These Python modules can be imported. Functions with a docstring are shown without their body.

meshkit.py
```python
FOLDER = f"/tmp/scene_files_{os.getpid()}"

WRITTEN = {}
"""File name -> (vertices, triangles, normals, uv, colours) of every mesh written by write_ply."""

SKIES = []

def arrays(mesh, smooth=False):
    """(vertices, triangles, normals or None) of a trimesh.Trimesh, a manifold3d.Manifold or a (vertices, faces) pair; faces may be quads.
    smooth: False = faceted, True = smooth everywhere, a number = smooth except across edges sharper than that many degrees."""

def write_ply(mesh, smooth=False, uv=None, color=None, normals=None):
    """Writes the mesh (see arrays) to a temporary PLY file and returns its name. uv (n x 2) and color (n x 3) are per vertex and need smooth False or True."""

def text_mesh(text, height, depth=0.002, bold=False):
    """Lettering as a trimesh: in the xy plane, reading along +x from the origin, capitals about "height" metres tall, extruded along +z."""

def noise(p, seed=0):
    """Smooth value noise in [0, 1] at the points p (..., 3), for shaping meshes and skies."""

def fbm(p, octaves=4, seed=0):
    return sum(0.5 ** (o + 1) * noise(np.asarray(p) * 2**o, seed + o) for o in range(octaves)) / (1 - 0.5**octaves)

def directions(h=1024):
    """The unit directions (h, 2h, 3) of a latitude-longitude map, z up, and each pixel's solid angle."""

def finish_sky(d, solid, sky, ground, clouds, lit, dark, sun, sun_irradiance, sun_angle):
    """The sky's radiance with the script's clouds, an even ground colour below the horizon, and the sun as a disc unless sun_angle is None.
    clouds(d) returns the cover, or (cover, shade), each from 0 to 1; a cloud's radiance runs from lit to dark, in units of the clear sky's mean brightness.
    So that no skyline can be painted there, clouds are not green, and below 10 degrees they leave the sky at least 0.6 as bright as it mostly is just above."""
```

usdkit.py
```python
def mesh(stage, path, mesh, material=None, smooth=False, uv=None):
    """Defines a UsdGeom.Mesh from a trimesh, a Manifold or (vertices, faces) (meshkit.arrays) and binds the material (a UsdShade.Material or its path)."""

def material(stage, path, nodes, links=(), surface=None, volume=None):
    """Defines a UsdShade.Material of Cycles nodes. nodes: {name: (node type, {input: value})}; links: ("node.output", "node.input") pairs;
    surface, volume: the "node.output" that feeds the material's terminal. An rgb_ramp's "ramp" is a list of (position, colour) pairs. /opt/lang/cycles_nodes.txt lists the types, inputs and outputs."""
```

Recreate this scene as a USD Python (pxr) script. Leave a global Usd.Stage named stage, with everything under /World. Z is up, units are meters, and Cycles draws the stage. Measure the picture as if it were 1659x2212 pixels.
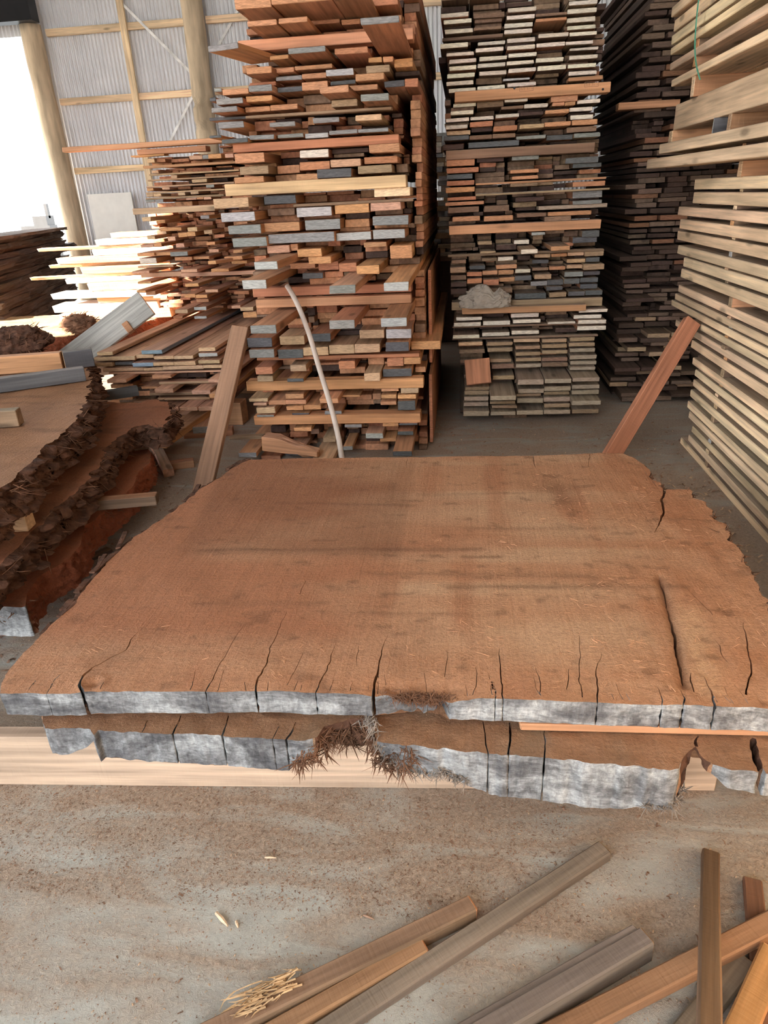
import math, random
import numpy as np, trimesh, shapely, usdkit
from shapely.geometry import Polygon, LineString, Point
from scipy.spatial import Delaunay
from meshkit import noise, fbm
from pxr import Usd, UsdGeom, UsdLux, UsdShade, Gf, Sdf, Vt

stage = Usd.Stage.CreateInMemory()
UsdGeom.SetStageUpAxis(stage, 'Z'); UsdGeom.SetStageMetersPerUnit(stage, 1.0)
UsdGeom.Xform.Define(stage, '/World')
T = Sdf.ValueTypeNames
RS = np.random.RandomState(11); random.seed(11)
U = lambda a, b: float(RS.uniform(a, b))
N3 = lambda v: np.asarray(v, float) / np.linalg.norm(v)

# ---------------------------------------------------------------- camera
FPX, CX, CY = 1500.0, 829.5, 1106.0                       # focal length in pixels of the 1659 x 2212 picture
EYE = np.array([0, 0, 1.6])
_y = N3([(1000 - CX) / FPX, (CY - 415) / FPX, -1.0])      # the shed's depth axis seen by the camera
_z = np.cross([1, 0.05, 0], _y); _z = N3(_z if _z[1] > 0 else -_z)
ROT = np.stack([np.cross(_y, _z), _y, _z])                # rows: world axes in camera axes
cam = UsdGeom.Camera.Define(stage, '/World/camera')
cam.CreateFocalLengthAttr(FPX / 1659 * 36.0); cam.CreateHorizontalApertureAttr(36.0); cam.CreateVerticalApertureAttr(48.0)
cam.CreateClippingRangeAttr(Gf.Vec2f(0.05, 500))
_m = np.eye(4); _m[:3, :3] = ROT.T; _m[3, :3] = EYE       # row vectors
cam.AddTransformOp().Set(Gf.Matrix4d(_m.tolist()))
cam.CreateExposureAttr(1.45)

# ---------------------------------------------------------------- sky and sun
sky = UsdLux.DomeLight.Define(stage, '/World/sky')
sky.CreateIntensityAttr(1.0); sky.CreateColorAttr(Gf.Vec3f(0.93, 0.97, 1.0))
sun = UsdLux.DistantLight.Define(stage, '/World/sun')
sun.CreateIntensityAttr(4.5); sun.CreateNormalizeAttr(True); sun.CreateAngleAttr(0.8); sun.CreateColorAttr(Gf.Vec3f(1.0, 0.9, 0.76))
SUN = N3([-0.70, -0.55, 0.28])                            # low sun coming in through the opening shaped for it in the left wall
_sx = N3(np.cross([0, 0, 1], SUN)); _m = np.eye(4); _m[0, :3] = _sx; _m[1, :3] = np.cross(SUN, _sx); _m[2, :3] = SUN
sun.AddTransformOp().Set(Gf.Matrix4d(_m.tolist()))

# ---------------------------------------------------------------- picture ray -> point on a real plane of the shed
def ray(px, py): return ROT @ np.array([(px - CX) / FPX, (CY - py) / FPX, -1.0])
def at_z(px, py, z): d = ray(px, py); return EYE + (z - EYE[2]) / d[2] * d
def at_y(px, py, y): d = ray(px, py); return EYE + (y - EYE[1]) / d[1] * d
def at_x(px, py, x): d = ray(px, py); return EYE + (x - EYE[0]) / d[0] * d

# ---------------------------------------------------------------- helpers
used = {}
def path_of(name, parent=None):
    base = (str(parent.GetPath()) if parent else '/World') + '/' + name
    k = used.get(base, 0); used[base] = k + 1
    return base if k == 0 else f'{base}_{k:03d}'
def tag(o, label=None, cat=None, group=None, kind=None):
    p = o.GetPrim() if hasattr(o, 'GetPrim') else o
    for k, v in (('label', label), ('category', cat), ('group', group), ('kind', kind)):
        if v: p.SetCustomDataByKey(k, v)
    return p
def frame(o, ax, ay, az):
    m = np.eye(4); m[0, :3] = ax; m[1, :3] = ay; m[2, :3] = az; m[3, :3] = o
    return Gf.Matrix4d(m.tolist())
def prim(mesh, name, mat, parent=None, smooth=False, m=None, pv=None):
    g = usdkit.mesh(stage, path_of(name, parent), mesh, LOOK[mat], smooth)
    if m is not None: g.AddTransformOp().Set(m)
    for k, v in (pv or {}).items():
        v = np.asarray(v, np.float32)
        api = UsdGeom.PrimvarsAPI(g)
        if v.ndim == 1 and len(v) == 3:
            api.CreatePrimvar(k, T.Color3fArray, 'constant').Set(Vt.Vec3fArray.FromNumpy(v[None]))
        elif v.ndim == 2:
            api.CreatePrimvar(k, T.Color3fArray, 'vertex').Set(Vt.Vec3fArray.FromNumpy(v))
        else:
            api.CreatePrimvar(k, T.FloatArray, 'vertex').Set(Vt.FloatArray.FromNumpy(v))
    return g.GetPrim()
def thing(name, label, cat, loc=(0, 0, 0), group=None, kind=None):
    x = UsdGeom.Xform.Define(stage, path_of(name)); x.AddTranslateOp().Set(Gf.Vec3d(*map(float, loc)))
    return tag(x, label, cat, group, kind)

_c = np.array([(sx, sy, sz) for sx in (0, 1) for sy in (0, 1) for sz in (0, 1)], float)
def bevel_box(L, w, t, b=0.003, warp=0.0015):
    """A sawn board: a box from the origin with its edges knocked off and its corners a little out of true."""
    b = min(b, w * .2, t * .2, L * .2); s = np.array([L, w, t]); j = RS.uniform(-warp, warp, (8, 3))
    v = []
    for i, c in enumerate(_c):
        for k in range(3):
            q = c * s + j[i]
            for a in range(3):
                if a != k: q[a] += b * (1 - 2 * c[a])
            v.append(q)
    return np.array(v), BF
def _bevel_faces():
    v = []
    for c in _c:
        for k in range(3):
            q = c.copy()
            for a in range(3):
                if a != k: q[a] += .1 * (1 - 2 * c[a])
            v.append(q)
    h = trimesh.convex.convex_hull(np.array(v)); d = np.linalg.norm(h.vertices[:, None] - np.array(v)[None], axis=2).argmin(1)
    return d[h.faces]
BF = _bevel_faces()
def merge(parts):
    v, f, n = [], [], 0
    for a in parts:
        a = (a.vertices, a.faces) if hasattr(a, 'vertices') else a
        v.append(np.asarray(a[0], float)); f.append(np.asarray(a[1]) + n); n += len(a[0])
    return np.vstack(v), np.vstack(f)
def box(x0, x1, y0, y1, z0, z1):
    m = trimesh.creation.box([x1 - x0, y1 - y0, z1 - z0]); m.apply_translation([(x0 + x1) / 2, (y0 + y1) / 2, (z0 + z1) / 2]); return m
def tube(pts, r, n=8):
    pts = np.asarray(pts, float); r = np.broadcast_to(np.asarray(r, float), len(pts)); v = []
    d = np.gradient(pts, axis=0); ref = np.array([0.13, 0.31, .94])
    for p, t, q in zip(pts, d, r):
        t = N3(t); a = N3(np.cross(t, ref if abs(t @ ref) < .95 else [1, 0, 0])); b = np.cross(t, a)
        th = np.arange(n) / n * 2 * np.pi; v.append(p + q * (np.cos(th)[:, None] * a + np.sin(th)[:, None] * b))
    f = []
    for i in range(len(pts) - 1):
        for k in range(n):
            a, b = i * n + k, i * n + (k + 1) % n; f += [[a, b, b + n], [a, b + n, a + n]]
    e = len(pts) * n; v = np.vstack(v + [pts[:1], pts[-1:]])
    f += [[e, (k + 1) % n, k] for k in range(n)] + [[e + 1, e - n + k, e - n + (k + 1) % n] for k in range(n)]
    return v, np.array(f)

# ---------------------------------------------------------------- materials
LOOK = {}
def material(name, nodes, links, surface): LOOK[name] = usdkit.material(stage, '/World/Looks/' + name, nodes, links, surface=surface)
def timber(name, endhatch=True, rough=.8):
    """Sawn wood. Along x of the board; primvars: tone (faces), top (tint of the upper face), end (the sawn end at x = 0)."""
    n = {"tc": ("texture_coordinate", {}), "oi": ("object_info", {}), "ro": ("math", {"math_type": "multiply", "value2": 53.0}),
         "rv": ("combine_xyz", {}), "v": ("vector_math", {"math_type": "add"}),
         "m1": ("mapping", {"scale": (1.6, 42, 42)}), "n1": ("noise_texture", {"scale": 1.0, "detail": 4.0, "roughness": .6}),
         "m2": ("mapping", {"scale": (1.3, 5, 5)}), "n2": ("noise_texture", {"scale": 1.0, "detail": 3.0}),
         "m3": ("mapping", {"scale": (110, 3, 3)}), "n3": ("noise_texture", {"scale": 1.0, "detail": 2.0}),
         "m4": ("mapping", {"scale": (60, 30, 190), "rotation": (.5, 0, 0)}), "n4": ("noise_texture", {"scale": 1.0, "detail": 4.0, "distortion": .8}),
         "tone": ("attribute", {"attribute": "tone"}), "top": ("attribute", {"attribute": "top"}), "end": ("attribute", {"attribute": "end"}),
         "r1": ("map_range", {"from_min": .3, "from_max": .7, "to_min": .66, "to_max": 1.22, "clamp": True}),
         "r2": ("map_range", {"from_min": .3, "from_max": .7, "to_min": .72, "to_max": 1.24, "clamp": True}),
         "mul": ("math", {"math_type": "multiply"}),
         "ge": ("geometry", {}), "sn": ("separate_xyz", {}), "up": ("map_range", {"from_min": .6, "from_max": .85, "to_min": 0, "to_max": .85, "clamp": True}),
         "ctop": ("mix_color", {"blend_type": "mix"}), "so": ("separate_xyz", {}), "en": ("math", {"math_type": "less_than", "value2": .0045}),
         "r4": ("map_range", {"from_min": .3, "from_max": .7, "to_min": .68, "to_max": 1.25, "clamp": True}),
         "endc": ("vector_math", {"math_type": "scale"}), "facec": ("vector_math", {"math_type": "scale"}),
         "c": ("mix_color", {"blend_type": "mix"}),
         "m6": ("mapping", {"scale": (2.6, 8, 8)}), "vo": ("voronoi_texture", {"scale": 1.0, "randomness": 1.0}), "vk": ("map_range", {"from_min": .19, "from_max": .08, "to_min": 1.0, "to_max": .5, "clamp": True}), "mk": ("math", {"math_type": "multiply"}),
         "h": ("mix_float", {}), "hh": ("math", {"math_type": "multiply_add", "value2": .6}), "bp": ("bump", {"strength": .5, "distance": .004}),
         "p": ("principled_bsdf", {"roughness": rough, "specular_ior_level": .25})}
    l = [("oi.random", "ro.value1"), ("ro.value", "rv.x"), ("ro.value", "rv.y"), ("tc.object", "v.vector1"), ("rv.vector", "v.vector2")]
    for k in "1234": l += [("v.vector", f"m{k}.vector"), (f"m{k}.vector", f"n{k}.vector")]
    l += [("n1.fac", "r1.value"), ("n2.fac", "r2.value"), ("r1.result", "mul.value1"), ("r2.result", "mul.value2"),
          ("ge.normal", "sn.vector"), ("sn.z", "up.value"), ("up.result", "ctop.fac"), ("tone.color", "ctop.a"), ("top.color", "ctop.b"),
          ("ctop.result", "facec.vector1"), ("v.vector", "m6.vector"), ("m6.vector", "vo.vector"), ("vo.distance", "vk.value"), ("mul.value", "mk.value1"), ("vk.result", "mk.value2"), ("mk.value", "facec.scale"), ("n4.fac", "r4.value"), ("end.color", "endc.vector1"), ("r4.result", "endc.scale"),
          ("tc.object", "so.vector"), ("so.x", "en.value1"), ("en.value", "c.fac"), ("facec.vector", "c.a"), ("endc.vector", "c.b"),
          ("n3.fac", "hh.value1"), ("n1.fac", "hh.value3"), ("en.value", "h.fac"), ("hh.value", "h.a"), ("n4.fac", "h.b"), ("h.result", "bp.height"),
          ("bp.normal", "p.normal"), ("c.result", "p.base_color")]
    material(name, n, l, "p.BSDF")
timber('timber')
material('ink', {"p": ("principled_bsdf", {"base_color": (.05, .03, .025), "roughness": .8})}, [], "p.BSDF")
def plain(name, col, rough=.6, metallic=0.0, var=.25, scale=8.0, bump=.2, dist=.004, stretch=(1, 1, 1)):
    material(name, {"tc": ("texture_coordinate", {}), "m": ("mapping", {"scale": stretch}), "n": ("noise_texture", {"scale": scale, "detail": 5.0}),
                    "r": ("map_range", {"from_min": .3, "from_max": .7, "to_min": 1 - var, "to_max": 1 + var, "clamp": True}),
                    "c": ("vector_math", {"math_type": "scale", "vector1": col}), "b": ("bump", {"strength": bump, "distance": dist}),
                    "p": ("principled_bsdf", {"roughness": rough, "metallic": metallic, "specular_ior_level": .3})},
             [("tc.object", "m.vector"), ("m.vector", "n.vector"), ("n.fac", "r.value"), ("r.result", "c.scale"), ("n.fac", "b.height"), ("b.normal", "p.normal"), ("c.vector", "p.base_color")], "p.BSDF")
plain('steel_sheet', (.74, .75, .78), .45, .25, .06, 3)
plain('roof_sheet', (.30, .30, .31), .6, .1, .06, 3)
plain('black_steel', (.012, .012, .014), .4, 0, .2, 6)
plain('pole_wood', (.58, .46, .32), .75, 0, .3, 3, .3, .01, (4, 4, .6))
plain('girt_wood', (.62, .48, .30), .75, 0, .2, 3, .2, .004, (.8, 8, 8))
plain('white_strap', (.8, .8, .8), .5)
plain('white_sheet', (.82, .80, .76), .6, 0, .04)
plain('bark', (.095, .045, .028), .95, 0, .55, 22, 1, .02)
plain('fibre', (.17, .085, .05), .9, 0, .5, 14, .5, .01)
plain('pipe', (.50, .42, .37), .5, 0, .12, 10, .1, .002)
plain('cloth', (.30, .26, .22), .9, 0, .12, 30, .3, .003)
plain('green_strap', (.10, .36, .24), .5, 0, .1)
plain('chip_pale', (.62, .47, .33), .85, 0, .3, 30)
plain('chip_brown', (.37, .235, .165), .9, 0, .4, 30)
plain('bark_grey', (.25, .21, .18), .95, 0, .4, 25, 1, .01)
material('translucent_sheet', {"d": ("diffuse_bsdf", {"color": (.8, .82, .84)}), "t": ("translucent_bsdf", {"color": (.85, .88, .9)}), "m": ("mix_closure", {"fac": .6})},
         [("d.BSDF", "m.closure1"), ("t.BSDF", "m.closure2")], "m.closure")
TONE = dict(r=(.44, .195, .108), b=(.50, .255, .14), o=(.55, .285, .135), t=(.50, .335, .205), p=(.54, .31, .21), g=(.235, .23, .225), d=(.105, .105, .112),
            l=(.40, .395, .39), w=(.68, .60, .50), k=(.075, .045, .036), y=(.82, .60, .385), n=(.66, .44, .27), e=(.215, .135, .09), q=(.33, .225, .14), s=(.37, .29, .215), u=(.22, .28, .34), z=(.34, .31, .28))
WORD = dict(r='red-brown', b='brown', o='orange-brown', t='tan', p='pinkish', g='grey-ended', d='dark grey-ended', l='light grey-ended', w='pale-ended', k='dark brown', y='pale yellow', e='dull brown', q='brown-grey', s='dusty grey', n='pale knotty', u='blue-marked', z='greyish')
def tint(c, v=.14):
    c = np.array(TONE[c] if isinstance(c, str) else c); return c * U(1 - v, 1 + v) * RS.uniform(.96, 1.04, 3)
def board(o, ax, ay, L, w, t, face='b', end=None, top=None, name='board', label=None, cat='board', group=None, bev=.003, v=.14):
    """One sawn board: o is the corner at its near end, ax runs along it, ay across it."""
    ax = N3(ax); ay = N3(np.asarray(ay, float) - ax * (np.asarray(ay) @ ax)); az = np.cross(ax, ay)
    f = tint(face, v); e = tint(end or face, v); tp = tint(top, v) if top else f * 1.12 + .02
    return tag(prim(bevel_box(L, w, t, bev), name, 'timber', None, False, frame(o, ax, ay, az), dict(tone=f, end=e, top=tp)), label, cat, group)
def beam_between(a, b, w, t, up=(0, 0, 1), **kw):
    """A batten whose bottom centre line runs from a to b; w across, t thick."""
    a, b = np.asarray(a, float), np.asarray(b, float); ax = N3(b - a); ay = N3(np.cross(up, ax))
    return board(a - ay * w / 2, ax, ay, np.linalg.norm(b - a), w, t, **kw)
# ---------------------------------------------------------------- the setting: floor, yard, walls, roof
material('concrete', {"g": ("geometry", {}), "n1": ("noise_texture", {"scale": 1.1, "detail": 5.0, "roughness": .62, "distortion": .6}), "n2": ("noise_texture", {"scale": 9.0, "detail": 6.0, "roughness": .7}),
    "sep": ("separate_xyz", {}), "yr": ("map_range", {"from_min": .8, "from_max": 1.45, "to_min": -.10, "to_max": .14, "clamp": True}),
    "mst": ("mapping", {"scale": (2.0, 7.0, 1), "rotation": (0, 0, -.35)}), "n4": ("noise_texture", {"scale": 1.0, "detail": 4.0, "distortion": 1.5}),
    "a0": ("math", {"math_type": "multiply_add", "value2": .55}), "a": ("math", {"math_type": "multiply_add", "value2": .35}), "a2": ("math", {"math_type": "add"}), "msk": ("map_range", {"from_min": .78, "from_max": 1.10, "to_min": 0.05, "to_max": .92, "clamp": True}),
    "fx": ("map_range", {"from_min": .4, "from_max": 1.6, "to_min": 0, "to_max": .30, "clamp": True}), "a3": ("math", {"math_type": "add"}),
    "n3": ("noise_texture", {"scale": 95.0, "detail": 5.0, "roughness": .75, "distortion": .8}), "r3": ("map_range", {"from_min": .32, "from_max": .68, "to_min": .58, "to_max": 1.32, "clamp": True}),
    "rc": ("map_range", {"from_min": .35, "from_max": .65, "to_min": .84, "to_max": 1.1, "clamp": True}),
    "con": ("vector_math", {"math_type": "scale", "vector1": (.41, .415, .385)}), "dus": ("vector_math", {"math_type": "scale", "vector1": (.385, .29, .22)}), "mx": ("mix_color", {"blend_type": "mix"}),
    "hb": ("math", {"math_type": "multiply"}), "mn": ("math", {"math_type": "add", "value2": .25}), "b": ("bump", {"strength": .9, "distance": .006}), "p": ("principled_bsdf", {"roughness": .7, "specular_ior_level": .3})},
    [("g.position", "n1.vector"), ("g.position", "n2.vector"), ("g.position", "n3.vector"), ("g.position", "sep.vector"), ("sep.y", "yr.value"), ("sep.x", "fx.value"), ("g.position", "mst.vector"), ("mst.vector", "n4.vector"),
     ("n2.fac", "a.value1"), ("n1.fac", "a0.value1"), ("n4.fac", "a0.value3"), ("a0.value", "a.value3"), ("a.value", "a2.value1"), ("yr.result", "a2.value2"), ("a2.value", "msk.value"), ("n3.fac", "r3.value"), ("n2.fac", "rc.value"), ("rc.result", "con.scale"),
     ("r3.result", "dus.scale"), ("msk.result", "mx.fac"), ("con.vector", "mx.a"), ("dus.vector", "mx.b"), ("n3.fac", "hb.value1"), ("msk.result", "mn.value1"), ("mn.value", "hb.value2"), ("hb.value", "b.height"), ("b.normal", "p.normal"), ("mx.result", "p.base_color")], "p.BSDF")
plain('gravel', (.52, .50, .46), .9, 0, .25, 6)
tag(prim(box(-9.0, 5.2, -4.5, 12.1, -.15, 0), 'floor', 'concrete'), 'grey concrete shed floor dusted with reddish sawdust and shavings', kind='structure')
tag(prim(box(-90, 90, -90, 90, -.4, -.16), 'ground', 'gravel'), 'bright pale yard outside the shed', kind='structure')
YW = 12.0
def corrugated(x0, x1, z0, z1, y, pitch=.062, amp=.011):
    n = int((x1 - x0) / pitch * 10); x = np.linspace(x0, x1, n); yy = y + amp * np.sin(x / pitch * 2 * np.pi)
    v = np.vstack([np.c_[x, yy, np.full(n, z0)], np.c_[x, yy, np.full(n, z1)], np.c_[x, yy + .003, np.full(n, z0)], np.c_[x, yy + .003, np.full(n, z1)]]); f = []
    i = np.arange(n - 1)
    f = np.vstack([np.c_[i, i + 1, i + n + 1], np.c_[i, i + n + 1, i + n], np.c_[i + 2 * n, i + 3 * n + 1, i + 2 * n + 1], np.c_[i + 2 * n, i + 3 * n, i + 3 * n + 1]])
    return v, f
wb = thing('wall_back', 'back wall of bright vertical corrugated steel sheets', None, kind='structure')
for k in range(15): prim(corrugated(-6.4 + k * .775, -6.4 + (k + 1) * .775, 0, 6.0, YW), 'steel_sheet', 'steel_sheet', wb, True)
for k in range(3): prim(corrugated(-8.9 + k * .835, -8.9 + (k + 1) * .835, 4.06, 6.0, YW), 'steel_sheet', 'steel_sheet', wb, True)
for k in range(3): prim(corrugated(-8.9 + k * .835, -8.9 + (k + 1) * .835, 3.2, 4.08, YW + .012), 'translucent_sheet', 'translucent_sheet', wb, True)
tag(prim(box(5.0, 5.06, -4.2, 12.1, 0, 5.6), 'wall_right', 'roof_sheet'), kind='structure')
tag(prim(merge([box(-9.06, -9.0, -3.6, 1.6, 0, .9), box(-9.06, -9.0, -3.6, 1.6, 4.4, 5.5), box(-9.06, -9.0, 1.6, 3.9, 4.2, 5.5), box(-9.06, -9.0, 3.9, 9.9, 0, 5.5), box(-9.06, -9.0, 9.9, 11.9, 3.2, 5.5)]), 'wall_left', 'roof_sheet'), kind='structure')  # unseen wall, its openings shaped to aim the sun at the flitches
tag(prim(box(-9.05, -9.01, -3.6, 1.6, .9, 4.4), 'window_1', 'translucent_sheet'), 'unseen translucent panel added in the left wall to brighten the right stack', kind='structure')  # added unseen panel, diffuses the sun to brighten the right stack
tag(prim(merge([box(-.3, 5.06, -3.6, -3.54, 0, 5.5), box(-9.06, -4.4, -3.6, -3.54, 0, 5.5)]), 'wall_front', 'roof_sheet'), kind='structure')  # unseen wall, put in to hold back frontal light and stray sun
tag(prim(box(-9.1, 5.2, -3.7, 12.2, 5.5, 5.56), 'ceiling', 'roof_sheet'), kind='structure')
def pole(x, y, z1, r0, r1, label, cat='post', kind=None):
    z = np.linspace(0, z1, 40); p = np.c_[x + .02 * np.sin(z * 1.3 + x), np.full(40, y) + .015 * np.cos(z * 1.7), z]
    v, f = tube(p, np.linspace(r0, r1, 40) * (1 + .03 * np.sin(z * 7) * np.sin(z * 2.3)), 20)
    v[:, :2] += (noise(v * [9, 9, 3], 4)[:, None] - .5) * .012
    return tag(prim((v, f), 'pole_post', 'pole_wood', None, True), label, cat)
pole(-6.38, 11.78, 4.15, .155, .15, 'round pale timber pole nearest the bright open doorway, left')
pole(-3.90, 11.76, 6.0, .165, .15, 'round pale timber pole against the corrugated wall, just left of the tall centre stack')
tag(prim(box(-9.0, -6.2, 11.50, 11.72, 4.15, 4.55), 'roof_beam', 'black_steel'), 'black steel beam end resting on the left pole, top left corner', 'beam')
for zc, nm in ((4.06, 'topmost'), (3.16, 'middle'), (2.19, 'lowest')):
    for x0, x1, wh in ((-6.23, -4.06, 'between the two round poles'), (-3.74, .9, 'behind the gap between the two tall stacks')):
        if zc < 2.5 and x0 < -5: x1 = -4.95
        beam_between((x0, 11.92, zc - .045), (x1, 11.92, zc - .045), .07, .09, face='y', name='wall_girt', label=f'{nm} horizontal timber rail on corrugated wall, {wh}', cat='wall rail')
st = at_y(275, 100, 11.88)[0]
board((st - .05, 11.84, 1.9), (0, 0, 1), (1, 0, 0), 4.0, .10, .05, 'y', name='wall_stud', label='upright timber stud on corrugated wall between the two round poles', cat='wall stud')
def strap(p, q, label, y=11.87):
    a, b = at_y(*p, y), at_y(*q, y); d = N3(b - a); s = np.cross(d, [0, 1, 0]) * .018; o = np.array([0, .004, 0])
    v = np.array([a - s, b - s, b + s, a + s, a - s + o, b - s + o, b + s + o, a + s + o]); f = np.array([[0, 1, 2, 3], [7, 6, 5, 4], [0, 4, 5, 1], [1, 5, 6, 2], [2, 6, 7, 3], [3, 7, 4, 0]])
    tag(prim((v, f), 'brace_strap', 'white_strap'), label, 'metal strap')
strap((262, 6), (418, 163), 'white diagonal metal brace strap running down right above the middle wall rail')
strap((425, 190), (362, 315), 'white diagonal metal brace strap running down left below the middle wall rail')
strap((520, 10), (468, 105), 'white diagonal metal brace strap right of the second pole', 11.975)
a0, a1 = at_y(188, 420, 11.7), at_y(292, 470, 11.7)
tag(prim(box(a0[0], a1[0], 11.70, 11.72, .0, a0[2]), 'lining_sheet', 'white_sheet'), 'plain white sheet against the wall foot right of the left pole', 'sheet')

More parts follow.
